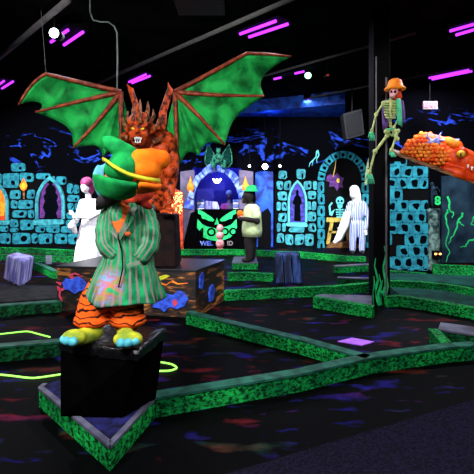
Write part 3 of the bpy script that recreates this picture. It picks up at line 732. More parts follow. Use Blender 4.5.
text_obj('ID', 6.2*s, 'sign_white', fp.p(230, 243.5, .005), 'white_lettering', t)
# pale stacked balls
d = 11.6; s = S(d); p = W(220, 250, d)
t = thing('ball_pillar', (p.x, p.y, 0), 'small pillar of stacked pale pink balls in front of the monster face', 'ornament')
hh = EYE-(225-HZ)*s
MB().loft([((p.x, p.y, 0), .13, .13), ((p.x, p.y, .1), .12, .12), ((p.x, p.y, .12), .07, .07)], 'ball', 16).build('foot', t)
zz = .12
for k in range(3):
    r = .135-.012*k; MB().ball((p.x, p.y, zz+r), (r*.85, r*.85, r), 'ball', 14, 10).build('ball', t, smooth=True); zz += r*1.75
# blue cave panel right of the arch
t = thing('painted_backdrop', bw.p(264, 246, .05), 'tall bright blue painted cave backdrop right of the arch', 'backdrop')
mb = MB(); bw.poly(mb, [(255, 248), (255, 173), (262, 171), (273, 172), (273, 248)], .002, .08, 'blue_panel'); mb.build('board', t, bevel=.01)
mb = MB(); bw.poly(mb, [(258, 248), (258, 225), (262, 212), (268, 208), (271, 214), (271, 248)], .083, .01, 'black'); mb.build('painted_opening', t)
# orange light curtain left of the arch
d = 11.9; lp = Plane((0, d, 0), (1, d, 0))
t = thing('light_curtain', lp.p(178, 250), 'red panel hung with glowing orange fairy lights behind the demon', 'lights')
mb = MB(); lp.poly(mb, [(168, 251), (168, 195), (175, 188), (183, 193), (183.5, 251)], -.05, .04, 'red_bulbs'); mb.build('panel', t)
mb = MB()
for k in range(150):
    y = 192+54*random.random()**1.3; x = 169.5+(13 if y < 216 else 8)*random.random(); mb.ball(lp.p(x, y, .01), .02, 'lamp_amber', 6, 4)
tag(mb.build('bulbs', t), kind='stuff')

# right checkered stone mural
ra, rb_ = G(386, 268.5), G(430, 272.3)
rp = Plane(ra, rb_)
t = thing('stone_block_mural', rp.p(408, 270.5), 'tall cyan stone block mural with black holes between column and grey pillar', 'mural')
mb = MB(); rp.poly(mb, [(385, 268.5), (429.5, 272.3), (429.5, 170), (412, 155), (385, 150)], -.08, .08, 'black'); mb.build('backing_panel', t)
mb = MB(); y = 155; r = 0
while y < 269:
    h = 11.3; x = 385-(r % 2)*6
    while x < 428:
        wv = random.uniform(10.5, 13.5); x1 = min(x+wv, 428.5); x0 = max(x, 385.5); cxx = (x0+x1)/2
        gap = (y < 165 and cxx > 408) or (183 < y+5 < 196 and cxx > 408) or (239 < y+5 < 251 and 389 < cxx < 402)
        if x1-x0 > 3 and not gap:
            ye = min(y+h-.3, 270.5)
            rp.poly(mb, rrect(x0, y, x1-.3, ye, 1.6, .2), .001, .03, 'cyan')
            ww = x1-x0
            if ww > 7: rp.poly(mb, rrect(x0+ww*.36, y+2.4, x0+ww*.84, ye-1.9, 2, .9), .031, .004, 'blotch')
        x = x1 if x1 < 428 else 999
    y += h; r += 1
mb.build('stonework', t)
# grey monument pillar
d = 8.7; s = S(d)
p = W(434, 272, d)
t = thing('stone_pillar', (p.x, p.y, 0), 'rough grey stone pillar beside the stone block mural', 'pillar')
mb = MB(); zt = EYE-(208-HZ)*s
mb.loft([((p.x, p.y, z), rx*s, rx*s*.8) for z, rx in ((0, 7.5), (.12, 7), (.2, 5.8), (.6, 6.3), (1.0, 5.7), (zt-.15, 6.6), (zt-.03, 6.8), (zt, 5.5))], 'monument', 12)
mb.build('shaft', t, sub=1, smooth=True)
# dark creature figure above the pillar
t = thing('winged_creature_figure', W(434, 208, d), 'slate blue hooded creature figure standing on the grey pillar', 'statue')
mb = MB(); mb.limb([W(435, 205, d), W(434, 195, d), W(433, 187, d)], [4*s, 3.6*s, 2*s], 'slate'); mb.ball(W(432, 184, d), (2.2*s,)*3, 'slate')
mb.limb([W(433, 190, d-.05), W(437, 187, d-.1), W(440, 192, d-.1)], [1.4*s, 1.1*s, .8*s], 'slate'); mb.build('body', t, remesh=.02)
t = thing('number_sign', W(437.5, 206, d-.25), 'small dark sign with a glowing green figure 8 on top of the grey pillar', 'sign')
pc = W(437.5, 201, d-.16); MB().box((pc.x-.07, pc.y, zt-.0), (pc.x+.07, pc.y+.03, pc.z+.12), 'black').build('plate', t)
text_obj('8', .24, 'green_glow', pc+V((0, -.008, 0)), 'number', t)
t = thing('amber_lamp', W(438, 255, 8.55), 'pair of small amber lights on the side of the grey pillar', 'light')
for k in (-1, 1): MB().ball(W(438+k*2.2, 254, 8.5), (.028, .02, .02), 'lamp_amber', 8, 6).build('bulb', t)
MB().box((W(433, 0, 8.5).x, 8.5, W(0, 258, 8.5).z), (W(442, 0, 8.5).x, 8.56, W(0, 251, 8.5).z), 'black').build('housing', t)
# lightning mural, far right
lp2 = Plane((0, 10.0, 0), (1, 10.0, 0))
t = thing('lightning_mural', lp2.p(460, 262, 0), 'slate blue wall panel with green lightning at the right edge', 'mural')
mb = MB(); lp2.poly(mb, [(441, 264), (441, 176), (500, 176), (500, 264)], 0, .05, 'slate'); mb.build('panel', t)
random.seed(5)
for pts in ([(447, 196), (450, 206), (445, 216), (449, 228), (446, 240), (449, 252), (446, 262)], [(463, 212), (459, 220), (457, 230), (451, 238), (448, 244)], [(480, 238), (470, 241), (465, 246), (460, 247)],
            [(448, 210), (454, 212), (452, 218)], [(459, 222), (464, 226)], [(478, 214), (473, 218), (472, 224), (477, 226)]):
    jag = []
    for a, b3 in zip(pts, pts[1:]):
        for f in (0, .33, .66): jag.append((a[0]+(b3[0]-a[0])*f+random.uniform(-1.4, 1.4), a[1]+(b3[1]-a[1])*f+random.uniform(-.8, .8)))
    jag.append(pts[-1]); mb = MB(); wavy(mb, lp2, jag, .8, 'green_glow', .05); mb.build('painted_lightning', t)

# ------------------------------------------------------------------ painted crate
zt = .625
A = G(57, 265.5, zt); B = G(195.5, 270, zt); C = G(224, 259.5, zt); Dd = A+(C-B)
t = thing('painted_crate', V(((A.x+C.x)/2, (A.y+C.y)/2, 0)), 'large low crate painted with orange boards and blue monsters under the demon', 'crate')
q = [A, B, C, Dd]
MB().prism([V((p.x, p.y, 0)) for p in q], (0, 0, zt-.03), 'crate').build('body', t)
cc = sum(q, V())/4; MB().prism([V((p.x+(p.x-cc.x)*.02, p.y+(p.y-cc.y)*.02, zt-.03)) for p in q], (0, 0, .03), 'crate_top').build('top_board', t, bevel=.005)
fpn = Plane(V((A.x, A.y, 0)), V((B.x, B.y, 0)))
mb = MB(); fpn.poly(mb, [(63, 283), (66, 278), (72, 279), (78, 276), (84, 279), (88, 284), (86, 290), (80, 291), (76, 294), (70, 290), (65, 289)], .001, .03, 'blue_monster'); mb.build('painted_monster', t, bevel=.01)
for pts in ([(73, 279), (71, 275), (75, 273), (80, 275)], [(66, 288), (61, 290), (60, 296), (63, 301)], [(62, 284), (57, 282)], [(84, 291), (87, 296), (85, 301)], [(76, 279), (80, 277), (83, 275)], [(60, 290), (58, 286)]): mb = MB(); wavy(mb, fpn, pts, 1.2, 'pink', .002, .02); mb.build('painted_tentacle', t)
mb = MB(); fpn.poly(mb, [(153, 307), (154, 303), (162, 300), (166, 293), (173, 295), (178, 290), (185, 292), (189, 299), (185, 306), (178, 309), (170, 307), (165, 312), (160, 308)], .001, .03, 'blue_monster'); mb.build('painted_monster', t, bevel=.01)
mb = MB(); fpn.poly(mb, [(172, 301), (176, 299), (178, 303), (174, 307)], .032, .004, 'pink'); mb.build('painted_heart', t)
mb = MB(); fpn.poly(mb, [(155, 279), (160, 276), (166, 274.5), (170, 276), (164, 279), (158, 281)], .001, .01, 'hatband'); mb.build('painted_claw', t)
for pts in ([(150, 284), (158, 282), (166, 285), (172, 281)], [(172, 281), (178, 284), (188, 283)], [(130, 300), (140, 303), (150, 301)]): mb = MB(); wavy(mb, fpn, pts, .8, 'orange', .002, .008); mb.build('painted_flourish', t)
spn = Plane(V((B.x, B.y, 0)), V((C.x, C.y, 0)))
mb = MB(); spn.poly(mb, [(199, 276), (202, 272), (203, 280), (201, 290), (199, 288)], .001, .02, 'blue_monster'); mb.build('painted_monster', t); mb = MB(); spn.poly(mb, [(209, 288), (212, 284), (214, 290), (212, 300), (209, 302), (208, 295)], .001, .02, 'blue_monster'); mb.build('painted_monster', t)

# ------------------------------------------------------------------ demon
d = 5.85; s = S(d)
# stone seat
c = W(158, 262, d); c.z = zt
t = thing('rock_pedestal', (c.x, c.y, zt), 'dark block on the crate that the red demon crouches on', 'pedestal')
x0, x1 = W(128, 0, d).x, W(177, 0, d).x; zs = W(0, 214, d).z
MB().hexa([(x0-.03, 5.58, zt), (x1+.03, 5.58, zt), (x1+.03, 6.12, zt), (x0-.03, 6.12, zt), (x0, 5.68, zs), (x1, 5.68, zs), (x1, 6.1, zs), (x0, 6.1, zs)], 'redplush').build('block', t, bevel=.03)
bpy.data.objects['block'].data.materials[0] = paint('dark_red_brown_rock', (.012, .004, .003), .7, spec=.1, c2=(.004, .002, .002), scale=6, bmp=.6)
t = thing('winged_demon_statue', (c.x, c.y, zs), 'horned red demon statue with huge green bat wings crouching above the crate', 'statue')
w = lambda x, y, dd=0: W(x, y, d+dd)
mb = MB(); MM = 'demon'
mb.ball(w(152, 150), (20*s, .22, 26*s), MM, 16, 12)                       # chest
mb.ball(w(151, 178, .02), (16*s, .2, 20*s), MM, 16, 12)                   # belly
mb.ball(w(150, 200, .05), (20*s, .2, 14*s), MM, 16, 10)
mb.ball(w(141, 148, -.17), (9*s, .08, 8*s), MM); mb.ball(w(160, 148, -.17), (9.5*s, .08, 8.5*s), MM)   # pectorals
for (x, y) in ((128, 141), (167, 141)):
    mb.ball(w(x, y, -.03), (9*s, .13, 10*s), MM)
# trapezius / neck
mb.limb([w(150, 140, 0), w(141, 130, -.15)], [11*s, 9*s], MM)
# arms: right arm down to the knee and foot, left arm likewise
mb.limb([w(167, 143, 0), w(173.5, 160, -.02), w(173, 178, -.18), w(170, 196, -.3)], [8*s, 6.4*s, 5.4*s, 3.6*s], MM)
mb.limb([w(126, 143, 0), w(119, 160, -.02), w(122, 180, -.18), w(127, 196, -.3)], [8*s, 6.4*s, 5.4*s, 3.6*s], MM)
# legs
mb.limb([w(160, 203, .0), w(170, 171, -.3), w(167, 206, -.22)], [8.5*s, 6.8*s, 4.2*s], MM)
mb.limb([w(142, 203, .0), w(126, 172, -.3), w(134, 206, -.22)], [8.5*s, 6.8*s, 4.2*s], MM)
for cx0 in (167, 133):
    for k in (-1.5, -.5, .5, 1.5):
        mb.limb([w(cx0+k*1.5, 208, -.24), w(cx0+k*4, 210.5, -.36), w(cx0+k*4.6, 213, -.42)], [2.3*s, 1.9*s, 1.2*s], MM, 8)
for cx0, q in ((170, 1), (127, -1)):      # hands: palm, four fingers and a thumb round the shin
    mb.ball(w(cx0-q*1, 198, -.33), (3.6*s, .04, 3.6*s), MM)
    for k in range(4):
        mb.limb([w(cx0-q*(k*1.9-2), 200, -.36), w(cx0-q*(k*2.2-1.5), 204, -.4), w(cx0-q*(k*2.2-1), 207.5-abs(k-1.5), -.36)], [1.3*s, 1.1*s, .8*s], MM, 8)
    mb.limb([w(cx0+q*2, 197, -.34), w(cx0+q*4.5, 200.5, -.4), w(cx0+q*4, 204, -.41)], [1.4*s, 1.1*s, .8*s], MM, 8)
# head
hd = -.36
mb.ball(w(140, 124, hd), (12*s, .16, 11.5*s), MM, 16, 12)
mb.ball(w(139, 135, hd-.06), (9.2*s, .14, 9.5*s), MM, 14, 10)
mb.ball(w(138, 143, hd-.1), (6*s, .1, 4.2*s), MM)
mb.ball(w(137.4, 132.5, hd-.19), (2.6*s, .07, 3.2*s), MM)                  # nose
mb.limb([w(129, 122, hd-.13), w(134, 125.5, hd-.19), w(137.5, 127, hd-.19)], [2.2*s, 2.1*s, 1.5*s], MM)
mb.limb([w(149, 123, hd-.12), w(143.5, 126, hd-.19), w(139, 127, hd-.19)], [2.2*s, 2.1*s, 1.5*s], MM)
mb.ball(w(131, 133, hd-.13), (3*s, .05, 2.6*s), MM); mb.ball(w(146, 134, hd-.13), (3*s, .05, 2.6*s), MM)
for q, xx in ((-1, 128.5), (1, 152)): mb.limb([w(xx, 131, hd+.02), w(xx+q*4, 126, hd+.05), w(xx+q*5.5, 121, hd+.07)], [3*s, 1.8*s, .5*s], MM)
# wing arms
mb.limb([w(137, 140, .18), w(138, 112, .2), w(131, 90, .2)], [5*s, 3.8*s, 3.2*s], MM)
mb.limb([w(161, 140, .18), w(163, 112, .2), w(170, 90, .2)], [5.4*s, 4.2*s, 3.4*s], MM)
mb.limb([w(131, 92, .2), w(127, 84, .2)], [3*s, 1*s], MM); mb.limb([w(170, 92, .2), w(168, 82, .2)], [3*s, 1*s], MM)
mb.build('body', t, remesh=.022)
for i, pts in enumerate(([(129, 124, .02), (124, 118, .05), (123, 110, .08)], [(153, 124, .02), (158, 118, .05), (159, 110, .08)], [(134, 118, -.13), (133, 112, -.15), (134.5, 106, -.12)], [(140, 117, -.15), (140, 110, -.17), (141, 103, -.13)], [(146, 118, -.13), (148, 112, -.15), (148, 106, -.12)], [(128, 132, .02), (122, 131, .05), (118, 127, .08)], [(153, 136, .02), (159, 134, .05), (163, 129, .08)], [(131, 117, 0), (127, 112, .05), (128, 105, .08)], [(135, 112, 0), (133, 104, .02), (135, 97, .05)], [(140, 109, 0), (140, 101, .0), (140, 93, .02)],
                         [(146, 111, 0), (148, 103, .02), (148, 95, .05)], [(150, 116, 0), (154, 110, .05), (153, 103, .08)])):
    MB().tube([w(x, y+6, hd+z) for x, y, z in pts], [2.6*s, 1.8*s, .3*s], 'horn', 8).build('horn', t, smooth=True)
mb = MB(); mb.ball(w(133, 128.5, hd-.185), (2.1*s, .02, 1.1*s), 'yellow', rot=Matrix.Rotation(.3, 3, 'Y')).build('eye', t, smooth=True)
mb = MB(); mb.ball(w(142.6, 129, hd-.185), (2.1*s, .02, 1.1*s), 'yellow', rot=Matrix.Rotation(-.3, 3, 'Y')).build('eye', t, smooth=True)
mo = MB().ball(w(137.6, 139.7, hd-.165), (4.3*s, .05, 3.2*s), 'blotch').build('mouth', t, smooth=True)
mb = MB()
for x, y, u in ((135, 137.6, -1), (137, 137.2, -1), (139, 137.2, -1), (141, 137.8, -1), (135.6, 142.4, 1), (137.8, 142.8, 1), (140, 142.4, 1)):
    mb.tube([w(x, y, hd-.215), w(x, y-u*2.6, hd-.225)], [1.0*s, .2*s], 'tooth', 6)
mb.build('teeth', mo)
# wings
def wing(root, bones, par, lab=None, billow=.16, scal=.12, skip=()):
    # bones: lists of (px,py,dd) tips; root (px,py,dd)
    R = w(*root); polyl = []
    for bn in bones:
        P = [R]+[w(*q) for q in bn]; L = []
        N = 14; seg = [(P[i+1]-P[i]).length for i in range(len(P)-1)]; T = sum(seg)
        for k in range(N+1):
            u = T*k/N; i = 0
            while i < len(seg)-1 and u > seg[i]: u -= seg[i]; i += 1
            L.append(P[i].lerp(P[i+1], min(1, u/seg[i])))
        polyl.append(L)
    mem = MB()
    for i in range(len(polyl)-1):
        rows = []; nT = 10
        for j in range(nT+1):
            tt = j/nT; row = []
            for k in range(15):
                f = k*(1-scal*math.sin(PI*tt)); k0 = min(int(f), 13); fr = f-k0
                a = polyl[i][k0].lerp(polyl[i][k0+1], fr); b4 = polyl[i+1][k0].lerp(polyl[i+1][k0+1], fr)
                p = a.lerp(b4, tt); p.y += billow*math.sin(PI*tt)*(f/14); row.append(p)
            rows.append(row)
        mem.grid(rows, 'membrane')
    wg = mem.build('wing', par, smooth=True, solid=.012); wg['label'] = lab
    for bi, L in enumerate(polyl):
        if bi in skip: continue
        n = len(L); MB().tube(L, [.034*(1-.7*k/n)+.004 for k in range(n)], 'bone_red', 8).build('wing_bone', wg, smooth=True)
wing((121, 92, .15), [[(83, 83, .0), (44, 73.5, -.1), (30, 86, -.15), (18.5, 104.5, -.2)], [(80, 101, .0), (35.5, 112, -.1)], [(97, 122, .0), (73.5, 147.5, -.05)], [(112, 125, .05), (103, 156, .0)], [(120.5, 115, .1), (121, 150, .1)], [(128, 115, .2), (131, 150, .2)]], t, 'left green bat wing with rust red bones', skip=(3, 5))
wing((175, 92, .15), [[(205, 76, .1), (246, 53.5, .15), (268, 54, .2), (291, 56.5, .25)], [(215, 95, .15), (264, 96, .25)], [(200, 117, .1), (225, 145, .15)], [(186, 120, .1), (199, 155, .1)], [(176, 120, .1), (178, 168, .12)], [(168, 120, .18), (165, 160, .2)]], t, 'right green bat wing with rust red bones', scal=.14, skip=(3, 5))
# dark skull ball under the claw
p = w(150, 207, -.15); p.z = zs+.075
t = thing('skull_ornament', V((p.x, p.y, zs)), 'small dark grey skull beneath the claw of the red demon', 'skull')
mb = MB(); mb.ball(p, (6*s, 6*s, 5.2*s), 'monument'); mb.ball(p+V((0, -.03, -.05)), (3.5*s, .05, 3*s), 'monument'); mb.build('cranium', t, remesh=.01)
for q in (-1, 1): MB().ball(p+V((q*2.4*s, -5.6*s, -.002)), (1.5*s, .02, 1.5*s), 'tooth').build('eye', t, smooth=True)


# ------------------------------------------------------------------ black box and mascot figure
zt = .634; zb = .141
FL, FR, BR = G(60, 342, zt), G(137, 352, zt), G(165, 329, zt); BL = FL+BR-FR
bl = [G(60, 417, zb), G(122, 418, zb), G(156, 400, zb)]; bl.append(bl[0]+bl[2]-bl[1])
t = thing('display_box', (sum(bl, V())/4), 'tall black box with a shiny plastic wrapped top under the green coated figure', 'box')
MB().hexa(bl+[V((p.x, p.y, zt-.02)) for p in (FL, FR, BR, BL)], 'matte_black').build('body', t, bevel=.008)
cc = (FL+FR+BR+BL)/4
def ex(p, k, z): return V((cc.x+(p.x-cc.x)*k, cc.y+(p.y-cc.y)*k, z))
N = 12; ring = []; qs = [FL, FR, BR, BL]
for i in range(4):
    for k in range(N): ring.append(qs[i].lerp(qs[(i+1) % 4], k/N))
vs = []; rows = []
for lvl, (k, z) in enumerate(((.0, zt+.004), (.5, zt+.006), (.97, zt+.006), (1.015, zt), (1.02, zt-.03), (1.025, zt-.055))):
    rows.append([ex(p, k+(random.uniform(-.008, .012) if lvl > 2 else 0), z+(random.uniform(-.012, .008) if lvl > 4 else random.uniform(0, .006) if lvl > 1 else 0)) for p in ring]+[None])
    rows[-1][-1] = rows[-1][0]
mb = MB(); mb.grid(rows, 'plastic'); mb.build('plastic_wrap', t, smooth=True)

d = 2.85; s = S(d); w = lambda x, y, dd=0: W(x, y, d+dd)
zt += .012
t = thing('costumed_figure', V((w(113, 0).x, d, zt)), 'life size figure in a green pinstripe coat, orange trousers and a big plush hat', 'figure')
# trousers
mb = MB()
hip = w(118, 292, .02)
for (x, fx) in ((96, 92), (127, 128)):
    mb.limb([w(116+(x-116)*.6, 288, 0), w(x, 302, -.02), w(fx, 316, -.05)], [.11, .112, .108], 'trousers', 16)
    mb.ball(w(fx, 320, -.06), (.125, .11, .05), 'trousers', 16, 10)
mb.limb([w(102, 288, 0), w(128, 288, 0)], [.1, .1], 'trousers', 12)
mb.build('trousers', t, remesh=.012)
# slippers
def ptz(p, z): return V((p.x, p.y, z))
for (a, b3, lab) in (((112, 320), (84, 325), 'l'), ((124, 319), (124, 332), 'r')):
    if lab == 'l': heel, toe = ptz(w(96, 0, -.08), zt+.05), ptz(w(74, 0, -.22), zt+.05)
    else: heel, toe = ptz(w(124, 0, -.05), zt+.05), ptz(w(128, 0, -.25), zt+.05)
    dr = (toe-heel).normalized()
    mb = MB(); mb.limb([heel, heel.lerp(toe, .5), toe], [.05, .055, .05], 'shoe', 14)
    dr2 = V((-dr.y, dr.x, 0)); mb.ball(toe+V((0, 0, .012)), (.095 if lab == 'r' else .08, .065, .05), 'shoe')
    sh = mb.build('slipper', t, remesh=.009)
    for k in (-1, 0, 1):
        MB().ball(toe+dr*(.04-.01*abs(k))+dr2*k*.04+V((0, -.018, 0.008)), (.031, .03, .028), 'toe').build('toe', sh, smooth=True)
# coat body
def ring(xl, xr, y, dep, dd=0): 
    c = w((xl+xr)/2, y, dd); return (c, (xr-xl)/2*s, dep)
rings = [ring(87, 164, 298, .22), ring(89, 162, 291, .21), ring(93, 159, 281, .195), ring(99, 155, 267, .17), ring(104, 152, 254, .15), ring(104, 151, 240, .145), ring(103, 151, 226, .15), ring(103, 150, 215, .14), ring(106, 147, 206, .11), ring(114, 140, 199, .08), ring(119, 136, 194, .06)]
# fine loft with folds
fr = []
for i in range(len(rings)-1):
    for k in range(4):
        f = k/4; a, b3 = rings[i], rings[i+1]; fr.append((a[0].lerp(b3[0], f), a[1]*(1-f)+b3[1]*f, a[2]*(1-f)+b3[2]*f))
fr.append(rings[-1])
mb = MB(); mb.loft(fr, 'coat', 72)
nr = len(fr)
for i in range(nr):
    c = fr[i][0]; hemk = max(0, 1-i/16.0)
    for j in range(72):
        a = 2*PI*j/72; v = mb.v[i*72+j]; k = 1+.055*hemk*math.sin(a*9+1)+.02*math.sin(a*5+i*.35)+.02*math.sin(i*.9+a*3)*(1 if 10 < i < 30 else .3)
        mb.v[i*72+j] = V((c.x+(v.x-c.x)*k, c.y+(v.y-c.y)*k, v.z+.008*hemk*math.sin(a*4)))
coat = mb.build('coat', t, smooth=True)
COAT_STAIN.inputs[1].default_value = W(103, 286, 2.63)-V(coat['_o'])
# sleeves
def sleeve(pts, rad, name='sleeve'):
    mb = MB(); P = [w(*q) for q in pts]; Q = []; Rr = []
    for i in range(len(P)-1):
        for k in range(5):
            f = k/5; Q.append(P[i].lerp(P[i+1], f)); Rr.append(rad[i]*(1-f)+rad[i+1]*f)
    Q.append(P[-1]); Rr.append(rad[-1])
    for _ in range(3): Q = [Q[0]]+[(Q[i-1]+2*Q[i]+Q[i+1])/4 for i in range(1, len(Q)-1)]+[Q[-1]]
    seg = 20; vs = []; fs = []; uv = []; up = V((0, -1, 0)); n = len(Q)
    for i, p in enumerate(Q):
        dd = (Q[min(i+1, n-1)]-Q[max(i-1, 0)]).normalized(); up = (up-dd*up.dot(dd)).normalized(); sd = dd.cross(up)
        for j in range(seg):
            a = 2*PI*j/seg; r = Rr[i]*(1+.06*math.sin(i*1.9+a)+.04*math.sin(a*4)); vs.append(p+(up*math.cos(a)+sd*math.sin(a))*r)
    for i in range(n-1):
        for j in range(seg):
            a, b4 = i*seg+j, i*seg+(j+1) % seg; fs.append((a, b4, b4+seg, a+seg)); uv.append([(j/seg*.42, i/n), ((j+1)/seg*.42, i/n), ((j+1)/seg*.42, (i+1)/n), (j/seg*.42, (i+1)/n)])
    fs += [tuple(range(seg))[::-1], tuple(range((n-1)*seg, n*seg))]; uv += [[(0, 0)]*seg]*2
    mb.add(vs, fs, 'coat', uv); return mb.build(name, coat, smooth=True)
sleeve([(141, 206, .02), (147, 215, .0), (151, 232, -.04), (150, 247, -.09), (140, 259, -.1)], [.04, .062, .066, .064, .056])
sleeve([(112, 207, .02), (107, 216, .0), (104, 230, -.05), (105, 246, -.1), (116, 256, -.1)], [.04, .056, .06, .058, .052])
# shirt V, lapels, button, pocket and front edge
mb = MB()
def surf(x, y, off=.0):    # point on the front surface of the coat
    z = w(x, y).z
    for i in range(len(rings)-1):
        if rings[i][0].z <= z <= rings[i+1][0].z:
            f = (z-rings[i][0].z)/(rings[i+1][0].z-rings[i][0].z); a, b3 = rings[i], rings[i+1]
            c = a[0].lerp(b3[0], f); rx = a[1]*(1-f)+b3[1]*f; ry = a[2]*(1-f)+b3[2]*f; break
    else: c, rx, ry = rings[-1]
    ww = w(x, y); u = max(-.97, min(.97, (ww.x-c.x)/rx)); yy = c.y-ry*math.sqrt(1-u*u)
    p = W(x, y, yy-.012-off); return p
def patch(xys, off, mat, th=.012):
    P = [surf(x, y, off) for x, y in xys]; return MB().prism(P, (0, -th, 0), mat)
patch([(109, 201), (128, 200), (131, 206), (126, 220), (118.5, 234), (112, 224), (108, 210)], .0, 'shirt').build('shirt', t, bevel=.004)
patch([(104, 205), (109, 202), (109, 213), (113, 225), (118, 233), (118, 240), (111, 232), (104.5, 219), (103.5, 212)], .012, 'lapel', .01).build('lapel', coat, bevel=.003)
patch([(128, 199), (134, 200), (138, 208), (133, 214), (136, 216), (127, 230), (120, 241), (119, 233), (125, 221), (130, 208)], .012, 'lapel', .01).build('lapel', coat, bevel=.003)
P = surf(128, 234, .02); MB().ball(P, (.02, .012, .016), 'shirt').build('flower', coat, smooth=True)
mb = MB(); mb.tube([surf(x, y, .004) for x, y in ((119, 240), (122, 252), (123, 268), (119, 285), (114, 300))], .005, 'blotch', 6); mb.build('front_seam', coat)
patch([(127, 264), (140, 260), (141, 264), (128, 269)], .012, 'lapel', .008).build('pocket_flap', coat, bevel=.003)
# head, hair and beard
mb = MB()
hc = w(124, 184, .0)
mb.ball(hc, (.14, .13, .15), 'shirt', 16, 12); mb.limb([w(124, 200, .0), w(124, 190, 0)], [.07, .07], 'shirt')
mb.ball(w(114, 192, -.1), (.028, .03, .03), 'shirt'); mb.ball(w(104, 188, .0), (.02, .03, .035), 'shirt')
mb.build('head', t, remesh=.012)
for x in (110, 119): MB().ball(w(x, 190, -.115), (.018, .012, .014), 'tooth').build('eye', t, smooth=True)
mb = MB()
mb.limb([w(98, 208, -.06), w(102, 202, -.09), (w(110, 197, -.11)), w(120, 197, -.12)], [.02, .045, .04, .02], 'darkskin'); mb.ball(w(120, 192, .08), (.14, .08, .12), 'darkskin')
mb.build('hair', t, remesh=.01)
mb = MB(); mb.limb([w(128, 201, -.11), w(138, 197, -.08), w(148, 194, -.02)], [.03, .045, .04], 'redplush'); mb.limb([w(142, 203, -.05), w(150, 207, -.03)], [.03, .02], 'green_glow'); mb.build('collar_scarf', t, remesh=.01)
# hat: crown in two colours, floppy green tip, ribbon and wide brim
hat = thing('x', (0, 0, 0), None, None); bpy.data.objects.remove(hat)
hd = -.14
mb = MB()
mb.limb([w(110, 143, hd-.04), w(117, 147, hd-.04), w(126, 155, hd), w(132, 163, hd+.03)], [7.2*s, 8.2*s, 11*s, 14*s], 'hatgreen', 16)
mb.limb([w(115, 169, hd), w(123, 170, hd+.02), w(131, 173, hd+.04)], [10.5*s, 13*s, 14*s], 'hatgreen', 16)
mb.ball(w(125, 168, hd-.01), (16.5*s, .13, 15*s), 'hatgreen', 16, 12)
mb.ball(w(107, 140.5, hd-.04), (5.2*s, 5*s, 5*s), 'hatgreen')
hg = mb.build('hat_crown', t, remesh=.01); hg['label'] = 'green half of the plush hat with its floppy tip'
mb = MB()
mb.limb([w(139, 165, hd+.02), w(152, 161, hd+.02), w(162, 158.5, hd+.02)], [15.5*s, 12.5*s, 8.5*s], 'hatorange', 18)
mb.ball(w(146, 170, hd+.02), (15*s, .12, 12*s), 'hatorange', 16, 12); mb.ball(w(163, 161, hd+.02), (6.5*s, 6*s, 7.5*s), 'hatorange')
mb.ball(w(135, 168, hd+.02), (6*s, .125, 15*s), 'hatorange')
og = mb.build('hat_crown', t, remesh=.01); og['label'] = 'orange half of the plush hat'
# brim as a thick curved sheet
def brim(pts_out, pts_in, mat, lab):
    rows = []
    for (o_, i_) in zip(pts_out, pts_in):
        a, b3 = w(*o_), w(*i_); rows.append([a.lerp(b3, k/5)+V((0, 0, -.018*math.sin(PI*k/5))) for k in range(6)])
    o = MB().grid(rows, mat).build('hat_brim', t, smooth=True, solid=.035); o['label'] = lab
    md = o.modifiers.new('sub', 'SUBSURF'); md.levels = 2; md.render_levels = 2; return o
brim([(96, 187, -.16), (101, 193, -.24), (109, 197, -.27), (118, 199, -.28), (128, 198, -.28), (136, 193, -.28)],
     [(93, 173, -.16), (100, 175, -.3), (109, 177.5, -.38), (119, 180, -.42), (129, 182, -.43), (138, 183, -.42)], 'hatgreen', 'green side of the hat brim')
brim([(136, 192, -.3), (144, 190.5, -.3), (151, 189, -.28), (157, 187.5, -.25), (160, 184.5, -.16)],
     [(138, 182, -.42), (145, 183, -.41), (151, 184, -.38), (157, 185, -.33), (161, 183, -.2)], 'hatorange', 'orange side of the hat brim')
brim([(101, 200, .0), (96, 193, -.04), (93, 183, -.06), (92, 174, -.06), (97, 164, -.04)],
     [(108, 190, .02), (106, 184, .0), (104, 176, -.02), (104, 168, -.02), (108, 160, .0)], 'hat_bluelit', 'back edge of the hat brim with blue light in its colour')
# ribbon
def strip(pts, wd, mat, name, par, dep):
    rows = []
    for (x, y, dd) in pts: 
        rows.append([w(x-.3, y-wd, dd+.01), w(x, y-wd*.3, dd-.012), w(x, y+wd*.3, dd-.012), w(x+.3, y+wd, dd)])
    return MB().grid(rows, mat).build(name, par, smooth=True, solid=.012)
strip([(103, 159, -.17), (107, 161, -.25), (113, 166, -.31), (120, 170, -.335), (128, 174, -.345), (136, 176.5, -.34), (144, 178.5, -.335), (152, 180, -.32), (160, 181, -.25)], 1.6, 'hatband', 'hat_ribbon', t, 0)

# ------------------------------------------------------------------ ghostly white woman
def hand(mb, wrist, dirv, side, sc, mat):
    dirv = V(dirv).normalized(); side = V(side).normalized()
    palm = V(wrist)+dirv*.05*sc; mb.ball(palm, .035*sc, mat, 8, 6)
    for k in range(4):
        st = palm+side*(k-1.5)*.02*sc+dirv*.02*sc; l = (.075, .085, .08, .06)[k]*sc
        mb.limb([st, st+dirv*l*.55, st+dirv*l*.95+V((0, 0, -.012))], [.011*sc, .010*sc, .008*sc], mat, 6)
    st = V(wrist)+dirv*.03*sc-side*.03*sc; mb.limb([st, st+dirv*.03*sc-side*.025*sc, st+dirv*.06*sc-side*.03*sc], [.013*sc, .011*sc, .009*sc], mat, 6)
d = 8.4; s = S(d); w = lambda x, y, dd=0: W(x, y, d+dd)
t = thing('ghost_bride_figure', (w(92, 0).x, d, 0), 'white life size figure of a woman in a long gown with magenta hair', 'figure')
mb = MB()
mb.ball(w(85.5, 187, -.05), (.088, .1, .125), 'white', 14, 10); mb.ball(w(83.6, 188, -.13), (.02, .03, .02), 'white')
